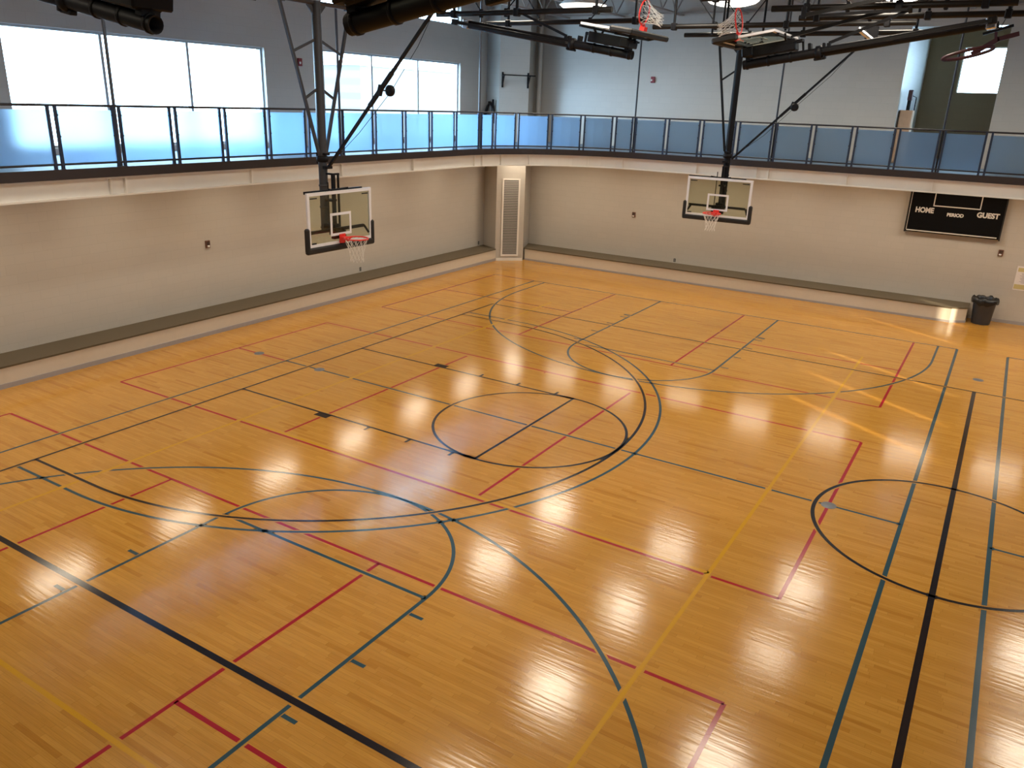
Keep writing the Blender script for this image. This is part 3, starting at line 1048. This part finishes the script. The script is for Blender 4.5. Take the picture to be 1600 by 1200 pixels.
def f_pad():
    b = MB()
    b.rbox((BX - 0.25, -3.2, -15.06), (BX + 0.11, 3.2, -14.64), 0.09)
    for s in (-1, 1):
        b.rbox((BX - 0.25, s * 3.22, -14.95), (BX + 0.11, s * 2.9, -13.4), 0.1)
    return b
RX = BX + 1.27                    # rim centre
def f_rim():
    b = MB()
    b.rbox((BX, -0.28, -14.62), (BX + 0.10, 0.28, -14.02), 0.03)
    b.beam((BX + 0.05, 0, -14.24), (BX + 0.58, 0, -14.24), 0.46, 0.07)
    for s in (-1, 1):
        b.beam((BX + 0.06, s * 0.2, -14.56), (BX + 0.60, s * 0.26, -14.25), 0.05, 0.07)
        b.box((BX + 0.06, s * 0.26, -14.56), (BX + 0.40, s * 0.22, -14.2))
    b.tube([(RX + 0.77 * math.cos(2 * PI * i / 32), 0.77 * math.sin(2 * PI * i / 32), -14.2) for i in range(32)], 0.048, 8, True)
    for i in range(12):
        a = 2 * PI * i / 12
        b.box((RX + 0.76 * math.cos(a) - 0.02, 0.76 * math.sin(a) - 0.02, -14.29), (RX + 0.76 * math.cos(a) + 0.02, 0.76 * math.sin(a) + 0.02, -14.22))
    return b
def f_net(drop):
    def fn():
        b = MB()
        rg = random.Random(3)
        prof = [(0.74, 0.0), (0.62, 0.32), (0.52, 0.62), (0.45, 0.95), (0.42, 1.25), (0.46, 1.5)]
        n = 12
        P = []
        for k, (r, h) in enumerate(prof):
            ring_ = []
            for i in range(n):
                a = 2 * PI * (i + 0.5 * (k % 2)) / n
                j = 0.03 if k else 0
                x, y = r * math.cos(a) + rg.uniform(-j, j), r * math.sin(a) + rg.uniform(-j, j)
                if drop is None:
                    p = (RX + x, y, -14.24 - h)
                else:                      # folded: the net flops over sideways
                    u = h / 1.5
                    p = (RX + x * (1 - 0.25 * u) - 0.25 * h + rg.uniform(-.08, .08) * u, y * (1 - 0.3 * u), -14.24 - h * 0.95 + 0.1 * u)
                ring_.append(p)
            P.append(ring_)
        for k in range(len(prof) - 1):
            for i in range(n):
                p = P[k][i]
                j0 = i if k % 2 == 0 else (i + 1) % n
                j1 = (i - 1) % n if k % 2 == 0 else i
                for j in (j0, j1):
                    b.tube([p, P[k + 1][j]], 0.013, 4, caps=False)
        return b
    return fn
def f_pivot(w):
    def fn():
        b = MB().tube([(0, -w, 0), (0, w, 0)], 0.13, 12)
        b.beam((0, -0.7, -0.05), (0, 0, -0.75), 0.08, 0.3)
        b.beam((0, 0.7, -0.05), (0, 0, -0.75), 0.08, 0.3)
        for s in (-1, 1):
            b.rbox((-0.2, s * w * 0.93 - 0.15, -0.2), (0.2, s * w * 0.93 + 0.15, 0.25), 0.04)
        return b
    return fn
def f_side(s, w):
    def fn():
        b = MB().beam((0, s * w, 0), (0.02, s * 0.34, -8.9), 0.17, 0.17)
        b.beam((0.02, s * 0.34, -8.8), (0, s * 0.1, -9.4), 0.15, 0.17)
        return b
    return fn
def f_tie(s, w, k):
    def fn():
        z = (-2.9, -5.6)[k]
        zi = (-2.1, -5.0)[k]
        y = w + (0.34 - w) * (-z) / 8.9
        return MB().beam((0, s * y, z), (0, s * 0.2, zi), 0.13, 0.13)
    return fn
def f_collar():
    b = MB().lathe([(0.29, -9.5), (0.40, -9.45), (0.40, -9.15), (0.29, -9.1)], 16)
    b.rbox((0.2, -0.28, -9.9), (0.62, 0.28, -9.72), 0.03)
    b.rbox((-0.42, -0.2, -9.05), (0.5, 0.2, -8.9), 0.03)
    b.rbox((-0.45, -0.14, -9.6), (-0.3, 0.14, -8.95), 0.03)
    return b
def bpts(side):
    """lower and upper end of the folding brace: forwards, or sideways for the side-folding hoop"""
    if side:
        return Vector((0.1, 0.45, -9.55)), Vector((0.1, 9.4, -0.5)), Vector((1, 0, 0)), Vector((0, 1, 0))
    return Vector((0.55, 0, -9.75)), Vector((9.2, 0, -0.55)), Vector((0, 1, 0)), Vector((1, 0, 0))
def f_brace(side):
    def fn():
        a, c, u, f = bpts(side)
        b = MB()
        m0, m1 = a.lerp(c, 0.42), a.lerp(c, 0.63)
        b.beam(a, c, 0.16, 0.17, up=u)
        b.beam(m0, m1, 0.21, 0.22, up=u)
        return b
    return fn
def f_wheel(o, side):
    def fn():
        a, c, u, f = bpts(side)
        p = a.lerp(c, 0.52)
        b = MB().beam(p, p + f * 0.25 + u * (o * 0.55), 0.09, 0.09)
        w = p + f * 0.25 + u * (o * 0.62) - Vector((0, 0, 0.12 if side else 0))
        b.tube([w - u * 0.14, w - u * 0.09, w + u * 0.09, w + u * 0.14], [0.22, 0.33, 0.33, 0.22], 20)
        b.beam(p - f * 0.1 - Vector((0, 0, 0.3)), p + f * 0.1 + Vector((0, 0, 0.3)), 0.26, 0.24)
        return b
    return fn
def f_cable(o, side):
    def fn():
        a, c, u, f = bpts(side)
        p = a.lerp(c, 0.52) + f * 0.3 + u * (o * 0.6) - Vector((0, 0, 0.1))
        return MB().tube([a + f * 0.2 + u * 0.1 + Vector((0, 0, 0.3)), a.lerp(c, 0.25) + f * 0.35 + u * (0.2 * o) - Vector((0, 0, 0.1)), p, a.lerp(c, 0.8) + f * 0.3 + u * (0.25 * o) - Vector((0, 0, 0.1)), c], 0.018, 5)
    return fn
def f_fold(s):
    """brace folded at its knee while the hoop is stowed"""
    def fn():
        b = MB()
        a, k = Vector((0.45, 0, -8.7)), Vector((1.5, 0, -4.2))
        b.beam(a, k, 0.16, 0.18, up=(0, 1, 0))
        b.beam(a, a - Vector((0.3, 0, 0)), 0.2, 0.3, up=(0, 1, 0))
        return b
    return fn
def f_fold2():
    b = MB()
    k, c = Vector((1.5, 0.18, -4.2)), Vector((2.1, 0.18, -9.2))
    return b.beam(k, c, 0.16, 0.18, up=(0, 1, 0)).beam(k - Vector((0.1, 0.3, 0)), k + Vector((0.1, 0.12, 0)), 0.2, 0.2)
def hoop(label, loc, yaw, fold=None, w=3.0, sides=(-1, 1), ties=(0, 1), steel='greysteel', wheel=1, side=False, group=None):
    t = thing('basketball_hoop', label, 'basketball hoop', loc, (0, 0 if fold is None else fold, yaw), group)
    bs = M['blacksteel']
    up = M[steel]
    cpart('mast' + steel, 'mast', f_mast, up if fold is None else bs, t)
    cpart('slide', 'height_adjuster', f_slide, bs, t)
    cpart('arms', 'support_arm', f_arms, bs, t)
    bb = cpart('bframe', 'backboard', f_bframe, M['boardwhite'], t)
    cpart('bglass', 'glass', f_bglass, M['boardglass'], bb)
    cpart('target', 'target_square', f_target, M['boardwhite'], bb)
    for k in range(3):
        cpart('mark%d' % k, 'corner_mark', f_mark(k), M['padding'], bb)
    cpart('pad', 'edge_padding', f_pad, M['padding'], bb)
    r = cpart('rim', 'rim', f_rim, M['rim'], t)
    cpart('net%s' % (fold is not None), 'net', f_net(None if fold is None else 1), M['net'], r)
    cpart('pivot%s%s' % (w, steel), 'pivot_pipe', f_pivot(w), up, t)
    cpart('collar', 'clamp_collar', f_collar, bs, t)
    for s in sides:
        cpart('side%d%s%s' % (s, w, steel), 'side_brace', f_side(s, w), up, t)
        for k in ties:
            cpart('tie%d%d%s%s' % (s, k, w, steel), 'cross_tie', f_tie(s, w, k), up, t)
    if fold is None:
        br = cpart('brace%s' % side, 'folding_brace', f_brace(side), bs, t)
        cpart('wheel%s' % side, 'pulley_wheel', f_wheel(wheel, side), bs, br)
        cpart('cable%s' % side, 'cable', f_cable(wheel, side), bs, br)
        for s in (-1, 1):
            q = MB().tube([(0, s * w * 0.93, 0.2), (0, s * w * 0.93, ZC - 24.2)], 0.1, 8)
            part('roof_hanger', q, bs, t)
    else:
        cpart('carriage', 'carriage_box', lambda: MB().rbox((0.34, -0.5, -13.7), (1.02, 0.5, -10.6), 0.06).rbox((0.4, -0.75, -13.9), (0.95, 0.75, -13.2), 0.06), bs, t)
        cpart('pbracket', 'pivot_bracket', lambda: MB().rbox((-0.32, -0.34, -0.35), (0.32, 0.34, 0.16), 0.06), M['zinc'], t)
        cpart('fold', 'folding_brace', f_fold(1), bs, t)
        cpart('fold2', 'upper_brace', f_fold2, bs, t)
    return t
R = math.radians
hoop('lowered glass basketball hoop on grey mast in front of the left windows', (2.48, 0, 24.2), 0, wheel=1)
hoop('lowered glass basketball hoop hanging before the far wall, left of the scoreboard', (18.75, 34.65, 24.2), -PI / 2, w=1.9, sides=(-1,), ties=(0,), steel='blacksteel', wheel=0.2, side=True)
GF = 'hoops folded up under the roof'
hoop('folded up black hoop, rim pointing up, high before the far wall left of centre', (3.7, 14.5, 24.3), 0, R(-81), steel='olivepipe', w=1.6, group=GF)
hoop('folded up black hoop above the lowered far hoop, arm rising to the right', (38.6, 16.0, 23.9), PI, R(-80.6), steel='olivepipe', w=1.6, group=GF)
hoop('folded up hoop at the top left, pipe end over the wide window', (3.4, -22, 23.3), 0, R(-79.5), steel='olivepipe', w=1.6, group=GF)
hoop('folded up hoop at the top, thick brown pipe crossing the clerestory window', (39.2, -22, 23.1), PI, R(-79.8), steel='olivepipe', w=1.6, group=GF)

# ------------------------------------------------------------------ pipes that carry the hoops
def carrier(x0, x1, y, z, hang, label, diag=()):
    t = thing('ceiling_pipe', label, 'pipe', (x0, y, z), group='horizontal pipes under the roof')
    b = MB().tube([(0, 0, 0), (x1 - x0, 0, 0)], 0.19, 12)
    part('pipe', b, M['olivepipe'], t)
    for h in hang:
        q = MB().tube([(h - x0, 0, -0.15), (h - x0, 0, ZC - z)], 0.11, 8)
        q.rbox((h - x0 - 0.2, -0.26, -0.28), (h - x0 + 0.2, 0.26, 0.26), 0.05)
        part('hanger', q, M['blacksteel'], t)
    for a, c in diag:
        q = MB().tube([(a - x0, 0.1, 0.15), (c - x0, 0.1, ZC - z - 1.5)], 0.045, 6)
        q.rbox((a - x0 - 0.12, -0.05, -0.3), (a - x0 + 0.12, 0.25, 0.3), 0.05)
        part('diagonal_rod', q, M['blacksteel'], t)
carrier(1.0, 15.8, 14.45, 25, (2.6, 8.2, 14.6), 'dark pipe with square end at top, just left of the first ceiling light', ((5.0, 1.8), (7.2, 11.2)))
carrier(0.8, 16.1, 21.6, 25, (3.0, 14.4), 'dark pipe behind the rim of the left stowed hoop', ((6.0, 3.2), (10.5, 14.2)))
carrier(13.8, 33.4, 26.6, 25, (15.6, 24.5, 31.5), 'long dark pipe passing behind the red upturned rim', ((19.0, 15.8), (21.5, 24.3)))
carrier(13.7, 35.6, 34.2, 25, (17.4, 24.0, 32.5), 'lowest dark pipe crossing above the far lowered hoop', ((19.5, 16.0),))
carrier(26.0, 39.6, 16.6, 25, (28.2, 33.5, 38.0), 'uppermost dark pipe at the top right of the ceiling', ((30.6, 28.4), (36.0, 38.0)))
carrier(26.4, 40.6, 22.3, 25, (27.6, 34.5, 39.0), 'dark pipe below the uppermost one, over the recess', ((31.0, 34.0),))
carrier(10.0, 10.8, 14.45, 26.6, (), 'short pipe stub under the roof beside a ceiling light')
def tstub(x, y, z, L_, label):
    t = thing('pipe_stub', label, 'pipe', (x, y, z), group='short pipe crosspieces under the roof')
    part('crosspiece', MB().tube([(-L_, 0, 0), (L_, 0, 0)], 0.17, 12), M['olivepipe'], t)
    q = MB().tube([(0, 0, -2.6), (0, 0, ZC - z)], 0.09, 8)
    q.rbox((-0.25, -0.25, -0.25), (0.25, 0.25, 0.4), 0.06)
    part('hanger', q, M['blacksteel'], t)
tstub(18.6, 27.2, 27.0, 1.15, 'short crosspiece pipe above the long dark pipe, between the two ceiling lights')
tstub(24.4, 26.8, 27.2, 1.2, 'short crosspiece pipe right of the second ceiling light')
# thin brace arms stowed beside the right folded hoop
t = thing('brace_arm', 'long thin bracing arm slanting up to the right over the stowed hoop', 'brace', (27.0, 17.4, 23.4), group='bracing arms')
part('bar', MB().beam((0, 0, 0), (10.5, -0.2, 2.6), 0.2, 0.2), M['olivepipe'], t)
part('bracket', MB().rbox((-0.12, -0.12, -0.9), (0.14, 0.12, 0.2), 0.03), M['blacksteel'], t)
t = thing('brace_arm', 'upper bracing arm slanting above the lower one at the top right', 'brace', (28.2, 15.9, 24.5), group='bracing arms')
part('bar', MB().beam((0, 0, 0), (7.5, -0.3, 1.3), 0.2, 0.2), M['olivepipe'], t)
part('bracket', MB().rbox((-0.14, -0.14, -0.2), (0.14, 0.14, 0.5), 0.03), M['blacksteel'], t)
# winch motor (silver tube) under a pipe
t = thing('winch', 'small silver winch tube clamped under a ceiling pipe', 'winch', (30.2, 26.6, 24.6))
part('motor', MB().tube([(-0.55, 0, 0.05), (0.55, 0, -0.75)], 0.2, 14), M['zinc'], t)
part('bracket', MB().rbox((-0.05, -0.12, -0.8), (0.8, 0.12, 0.2), 0.04), M['blacksteel'], t)

# dark red stowed backstop frame with loop in front of the recess window
t = thing('backstop_frame', 'dark red folded steel frame with a loop hanging before the recess window', 'stowed frame', (36.0, 38.0, 23.6))
b = MB()
b.tube([(0.15 + 1.75 * math.cos(2 * PI * i / 28), -0.55 * math.sin(2 * PI * i / 28), 0.12 + 0.42 * math.cos(2 * PI * i / 28) + 0.22 * math.sin(2 * PI * i / 28)) for i in range(28)], 0.13, 8, True)
part('loop', b, M['darkred'], t)
b = MB().beam((0.4, 0, 0.05), (2.1, 0, 1.2), 0.2, 0.36).beam((2.0, 0, 1.15), (3.4, 0, 1.55), 0.2, 0.34).beam((1.9, 0, 1.0), (1.8, 0, 1.7), 0.12, 0.2)
part('arm', b, M['darkred'], t)
part('bar', MB().beam((0.9, 0.1, 1.55), (2.9, 0.1, 2.15), 0.2, 0.2), M['blacksteel'], t)
part('hanger', MB().tube([(2.0, 0.1, 1.9), (2.7, 0, 3.9), (2.75, 0, ZC - 23.6)], 0.03, 6), M['blacksteel'], t)

# ------------------------------------------------------------------ roof joists
for x in range(-7, 99, 7):
    b = MB()
    b.box((x - 0.22, YN, 28.3), (x + 0.22, YF, 28.45))
    b.box((x - 0.22, YN, ZC - 0.18), (x + 0.22, YF, ZC))
    ny = 26
    for i in range(ny):
        y0 = YN + (YF - YN) * i / ny
        y1 = YN + (YF - YN) * (i + 0.5) / ny
        y2 = YN + (YF - YN) * (i + 1) / ny
        b.beam((x, y0, ZC - 0.1), (x, y1, 28.4), 0.1, 0.1)
        b.beam((x, y1, 28.4), (x, y2, ZC - 0.1), 0.1, 0.1)
    struct('trim_%d' % (10 + (x + 7) // 7), b, M['joist'])
struct('trim_1', MB().box((-9.8, 50.45, 28.55), (XR, 50.7, 28.7)), M['joist'])
struct('trim_2', MB().tube([(-10.35, 50.3, ZT), (-10.35, 50.3, ZC)], 0.3, 14), M['wall'])

# ------------------------------------------------------------------ lamps
shade_me = MB().lathe([(0.25, 1.1), (0.5, 0.95), (1.8, 0.5), (2.35, 0.0), (2.3, 0.0), (1.75, 0.45), (0.3, 0.85), (0.0, 0.85)], 28).lathe([(0.0, 1.9), (0.35, 1.9), (0.4, 1.05), (0.25, 1.0)], 16).mesh('shade', M['lampshade'])
lens_me = MB().lathe([(2.28, 0.0), (2.0, -0.22), (1.25, -0.42), (0.0, -0.5)], 28).mesh('lens', M['lampglow'])
stem_me = MB().tube([(0, 0, 1.85), (0, 0, ZC - 28.0)], 0.06, 8).mesh('stem', M['blacksteel'])
hb_d = bpy.data.lights.new('high_bay_light', 'AREA')
hb_d.shape = 'DISK'
hb_d.size = 4.3 * F
hb_d.energy = LAMP_W
hb_d.color = LAMP_COL
hb_d.spread = math.radians(165)
for x in (2.0, 16.9, 31.0, 51.0, 66.0, 81.0):
    for y in (36.8, 23.0, 9.2, -4.6, -18.4, -32.2):
        if (x < 10 and -10 < y < 20) or (x > 45 and y < 0) or (x > 20 and y < -30):
            continue
        lab = 'round white ceiling light over the court, beyond the top of the picture'
        if (x, y) == (31.0, 36.8):
            lab = 'ceiling light just cut by the top edge, over the uppermost dark pipe'
        if (x, y) == (2.0, 36.8):
            lab = 'glowing round ceiling light at top, left of the upturned rim'
        if (x, y) == (16.9, 36.8):
            lab = 'glowing round ceiling light at top, above the far lowered hoop'
        t = thing('ceiling_light', lab, 'ceiling light', (x, y, 28.0), group='round ceiling lights')
        link('shade', shade_me, t)
        link('lens', lens_me, t)
        link('stem', stem_me, t)
        l = bpy.data.objects.new('bulb', hb_d)
        C.objects.link(l)
        l.parent = t
        l.location = (0, 0, -0.53 * F)
ul_me = MB().rbox((-1.0, -2.0, -0.28), (1.0, 2.0, 0.0), 0.06).mesh('housing', M['lampshade'])
ul_lens = MB().box((-0.93, -1.93, -0.31), (0.93, 1.93, -0.285)).mesh('lens', M['underglow'])
ul_d = bpy.data.lights.new('under_track_light', 'AREA')
ul_d.shape = 'RECTANGLE'
ul_d.size = 1.8 * F
ul_d.size_y = 3.9 * F
ul_d.energy = UNDER_W
ul_d.color = UNDER_COL
ul_d.spread = math.radians(158)
spots = [(-9.6, 34.6 - 9.9 * i, 0) for i in range(0, 8)] + [(-9.0, 44.2, PI / 4)] + [(-2.4 + 8.0 * i, 45.0, PI / 2) for i in range(0, 12)]
for x, y, a in spots:
    t = thing('strip_light', 'strip light fixed under the running track', 'light', (x, y, ZB + 0.05), (0, 0, a), 'strip lights under the track')
    link('housing', ul_me, t)
    link('lens', ul_lens, t)
    l = bpy.data.objects.new('tube', ul_d)
    C.objects.link(l)
    l.parent = t
    l.location = (0, 0, -0.33 * F)

# ------------------------------------------------------------------ scoreboard
sb = thing('scoreboard', 'black HOME GUEST scoreboard on the far wall under the track', 'scoreboard', (37.05, YF, 8.0))
sbase = (37.05, YF, 8.0)
b = MB().box((32.95, YF - 0.5, 7.95), (41.2, YF, 12.6))
part('panel', local(b, sbase), M['scoreblack'], sb)
b = MB()
b.box((32.85, YF - 0.56, 7.9), (32.97, YF, 12.65))
b.box((41.18, YF - 0.56, 7.85), (41.30, YF, 12.65))
b.box((32.85, YF - 0.56, 12.6), (41.30, YF, 12.72))
part('case_edge', local(b, sbase), M['padding'], sb)
b = MB()
y0, y1 = YF - 0.515, YF - 0.5
b.box((33.08, y0 - 0.02, 8.05), (41.0, y1, 8.15))
b.box((33.02, y0, 8.1), (33.06, y1, 12.5))
part('trim_line', local(b, sbase), M['scorewhite'], sb)
b = MB()
b.box((35.05, y0, 10.58), (39.17, y1, 10.68))
b.box((35.05, y0, 12.3), (39.17, y1, 12.4))
b.box((35.05, y0, 10.58), (35.14, y1, 12.4))
b.box((39.08, y0, 10.58), (39.17, y1, 12.4))
part('clock_frame', local(b, sbase), M['scorewhite'], sb)
def lettering(txt, x0, x1, z0, z1, parent, base, y, m, bold=0.03):
    cu = bpy.data.curves.new(txt, 'FONT')
    cu.body = txt
    cu.size = 1.0
    cu.offset = bold
    cu.extrude = 0.01
    o = bpy.data.objects.new('lettering', cu)
    C.objects.link(o)
    dg_ = bpy.context.evaluated_depsgraph_get()
    me = bpy.data.meshes.new_from_object(o.evaluated_get(dg_))
    C.objects.unlink(o)
    bpy.data.objects.remove(o)
    xs = [v.co.x for v in me.vertices]
    ys = [v.co.y for v in me.vertices]
    ax, bx, ay, by = min(xs), max(xs), min(ys), max(ys)
    for v in me.vertices:
        u = (v.co.x - ax) / (bx - ax)
        w_ = (v.co.y - ay) / (by - ay)
        d = v.co.z
        v.co = Vector(((x0 + (x1 - x0) * u) - base[0], y - d * 0.6 - base[1], (z0 + (z1 - z0) * w_) - base[2])) * F
    me.materials.clear()
    me.materials.append(m)
    return link('lettering', me, parent)
lettering('HOME', 33.56, 35.2, 9.88, 10.42, sb, sbase, YF - 0.508, M['scorewhite'], 0.045)
lettering('PERIOD', 36.4, 37.85, 9.72, 10.06, sb, sbase, YF - 0.508, M['scorewhite'], 0.045)
lettering('GUEST', 38.95, 40.85, 9.86, 10.38, sb, sbase, YF - 0.508, M['scorewhite'], 0.045)

# ------------------------------------------------------------------ small wall fittings
def fitting(name, label, cat, p, nrm, build, group=None):
    """fitting built in local axes: +Y out of the wall"""
    n_ = Vector(nrm)
    t = thing(name, label, cat, p, (0, 0, math.atan2(n_.y, n_.x) - PI / 2), group)
    build(t)
    return t
def horn(t):
    part('back_box', MB().rbox((-0.22, 0, -0.30), (0.22, 0.14, 0.30), 0.03), M['brownplate'], t)
    b = MB()
    for i in range(5):
        b.box((-0.16, 0.141, -0.05 + i * 0.06), (0.16, 0.16, -0.02 + i * 0.06))
    part('sounder', b, M['dark'], t)
    part('strobe', MB().rbox((-0.09, 0.14, -0.24), (0.13, 0.24, -0.09), 0.03), M['whiteplastic'], t)
def outlet(t):
    part('plate', MB().rbox((-0.13, 0, -0.2), (0.13, 0.03, 0.2), 0.015), M['dark'], t)
    b = MB()
    for s in (-1, 1):
        b.rbox((-0.035, 0.03, s * 0.08 - 0.035), (0.035, 0.042, s * 0.08 + 0.035), 0.01)
    part('socket', b, M['whiteplastic'], t)
def pull(t):
    part('box', MB().rbox((-0.24, 0, -0.33), (0.24, 0.22, 0.33), 0.04), M['redalarm'], t)
    part('strobe', MB().rbox((0.0, 0.22, -0.16), (0.18, 0.31, 0.04), 0.03), M['whiteplastic'], t)
fitting('alarm_strobe', 'small brown alarm sounder with white strobe on the lower left wall', 'alarm', (XL, 3.87, 6.79), (1, 0, 0), horn, 'alarm sounders under the track')
fitting('alarm_strobe', 'small brown alarm sounder on the far wall, between grille and far hoop', 'alarm', (3.3, YF, 6.62), (0, -1, 0), horn, 'alarm sounders under the track')
fitting('alarm_strobe', 'small brown alarm sounder just below right of the scoreboard', 'alarm', (41.64, YF, 6.71), (0, -1, 0), horn, 'alarm sounders under the track')
fitting('wall_outlet', 'dark wall outlet above the bench below the left hoop net', 'outlet', (XL, 22.5, 1.85), (1, 0, 0), outlet, 'wall outlets')
fitting('wall_outlet', 'dark wall outlet at the bench end beside the corner column', 'outlet', (XL, 44.6, 1.87), (1, 0, 0), outlet, 'wall outlets')
fitting('wall_outlet', 'dark wall outlet above the far wall bench', 'outlet', (8.95, YF, 1.83), (0, -1, 0), outlet, 'wall outlets')
fitting('fire_alarm', 'red fire alarm box between the two left windows', 'fire alarm', (XL, 15.32, 21.57), (1, 0, 0), pull, 'red fire alarms')
fitting('fire_alarm', 'red fire alarm box high on the pale far wall', 'fire alarm', (4.27, YF, 21.78), (0, -1, 0), pull, 'red fire alarms')
def poster(t):
    part('sheet', MB().box((-1.1, 0, -1.15), (1.1, 0.02, 1.15)), M['paper'], t)
    b = MB()
    b.box((-0.85, 0.02, 0.62), (1.0, 0.025, 1.0))
    b.box((-0.2, 0.02, -1.05), (1.05, 0.025, -0.6))
    part('yellow_band', b, M['paperyellow'], t)
    b = MB()
    for i in range(9):
        b.box((-0.95, 0.02, 0.48 - i * 0.11), (0.55 + 0.3 * rnd.random(), 0.024, 0.44 - i * 0.11))
    part('print', b, M['papertext'], t)
fitting('poster', 'white notice with yellow bands on the far wall at right edge', 'poster', (44.4, YF, 4.5), (0, -1, 0), poster)

# pull-up bar on the corner column
ctr = dg(1.88, 0, 21.8)
t = thing('pull_up_bar', 'black wall-mounted pull-up bar on the corner column above the track', 'pull-up bar', ctr, (0, 0, math.atan2(nv.y, nv.x) - PI / 2))
part('bar', MB().tube([(-2.1, 1.5, 0.0), (1.75, 1.5, 0.0)], 0.065, 10), M['blacksteel'], t)
for s in (-1, 1):
    q = MB().box((s * 1.52 - 0.1, 0, -1.35), (s * 1.52 + 0.1, 0.12, 0.35))
    q.beam((s * 1.52, 0.06, -0.02), (s * 1.52, 1.55, 0.0), 0.12, 0.16)
    q.beam((s * 1.52, 0.06, -1.15), (s * 1.52, 1.2, -0.05), 0.10, 0.14)
    part('bracket', q, M['blacksteel'], t)

# black straps heaped on a hook beside the corner
t = thing('strap_bundle', 'bundle of black straps hanging from a hook on the side of the corner column', 'straps', (-13.62, 44.95, 16.4), (0, 0, math.atan2(-0.886, -0.463)))
part('hook', MB().tube([(0.02, 0, 2.3), (0.5, 0, 2.32), (0.58, 0, 2.45)], 0.05, 8), M['blacksteel'], t)
def strap(dy0, dy1, x, w):
    pts_ = [(x, dy0, 0.0), (x + 0.05, dy0 * 0.9, 1.0), (x, dy0 * 0.55, 1.9), (x, -0.05, 2.35), (x, dy1 * 0.55, 1.9), (x + 0.05, dy1 * 0.9, 1.0), (x, dy1, 0.0)]
    return MB().tube(pts_, w, 8)
for dy0, dy1, x, w in ((-1.15, 1.1, 0.28, 0.15), (-0.9, 1.22, 0.40, 0.13), (-1.25, 0.9, 0.34, 0.13)):
    part('strap', strap(dy0, dy1, x, w), M['bag'], t)
part('handle', MB().beam((0.4, 0.75, 1.5), (0.4, 0.85, 2.7), 0.16, 0.2), M['blacksteel'], t)

# trash can with black liner
t = thing('trash_can', 'dark grey trash can with black liner beside the far bench end', 'trash can', (41.3, 48.9, 0))
part('body', MB().lathe([(0.0, 0.0), (0.78, 0.0), (0.82, 0.06), (1.0, 2.3), (1.06, 2.34), (1.06, 2.45), (0.98, 2.45), (0.80, 0.1), (0.0, 0.1)], 28), M['can'], t)
b = MB()
n_ = 40
prof = [(0.93, 2.2), (0.98, 2.5), (1.03, 2.58), (1.13, 2.5), (1.17, 2.25), (1.15, 2.0)]
vs = []
for k_, (r_, z_) in enumerate(prof):
    for j in range(n_):
        a = 2 * PI * j / n_
        wv = 0.035 * math.sin(7 * a) + 0.03 * math.sin(11 * a + 1.3) + rnd.uniform(-.015, .015)
        vs.append(((r_ + wv * (k_ > 0)) * math.cos(a), (r_ + wv * (k_ > 0)) * math.sin(a), z_ + (wv * 1.6 if k_ > 1 else 0) - (0.12 * math.sin(3 * a) if k_ == 5 else 0)))
fs = [(k_ * n_ + j, k_ * n_ + (j + 1) % n_, (k_ + 1) * n_ + (j + 1) % n_, (k_ + 1) * n_ + j) for k_ in range(len(prof) - 1) for j in range(n_)]
b.add(vs, fs, 0, True)
b.add([vs[j] for j in range(n_)] + [(0, 0, 1.2)], [(j, (j + 1) % n_, n_) for j in range(n_)], 0, True)
part('liner', b, M['bag'], t)

# floor sleeves for net posts
for (x, y), lab in (((-5.25, 0.15), 'round grey floor plate on the red line near the left bench'), ((1.13, 0.1), 'round brownish floor plate just inside the black baseline'),
                    ((36.72, 0.0), 'round grey floor plate inside the centre circle'), ((42.1, 28.4), 'round blue-grey floor plate beyond the far sideline')):
    q = MB().lathe([(0.0, 0.022), (0.34, 0.022), (0.37, 0.016), (0.38, 0.0)], 28).lathe([(0.09, 0.023), (0.11, 0.028), (0.13, 0.023)], 16)
    single('floor_plate', q, M['steelplate'], lab, 'floor plate', (x, y, 0.0), 'floor plates')

# things standing in the recess
t = thing('cabinet', 'tan wooden cabinet standing on the track at the recess corner', 'cabinet', (30.85, 52.3, ZT))
part('body', MB().rbox((-0.55, -0.6, 0), (0.62, 0.8, 5.05), 0.03), M['plywood'], t)
part('door', MB().rbox((-0.5, -0.66, 0.15), (0.57, -0.6, 4.95), 0.02), M['plywood'], t)
part('edge_strip', MB().box((-0.62, -0.62, 0), (-0.55, 0.8, 5.05)), M['dark'], t)
t = thing('exercise_rack', 'black upright rack with dark red head behind the tan cabinet', 'exercise rack', (30.7, 54.0, ZT))
part('upright', MB().rbox((-0.16, -0.16, 0), (0.16, 0.16, 6.4), 0.03), M['blacksteel'], t)
part('head', MB().rbox((-0.2, -0.22, 6.0), (0.24, 0.22, 7.0), 0.06), M['darkred'], t)
part('side_rod', MB().tube([(0.55, 0.3, 0), (0.55, 0.3, 6.3), (0.1, 0.1, 6.5)], 0.05, 6), M['blacksteel'], t)
part('base', MB().rbox((-0.5, -0.5, 0), (0.7, 0.6, 0.12), 0.03), M['blacksteel'], t)

# ------------------------------------------------------------------ outside
bl = thing('brick_building', 'pale brick building outside the second window', 'building', (-70, 112, 0))
part('wall', MB().box((-10, -27.5, -1), (0, 60, 24.6)), M['brick'], bl)
part('parapet', MB().box((-10, -27.7, 24.6), (0.25, 60, 25.2)), M['trimwhite'], bl)
struct('floor_outside', MB().box((-160, -160, -0.6), (-16.2, 200, -0.3)), M['ground'])
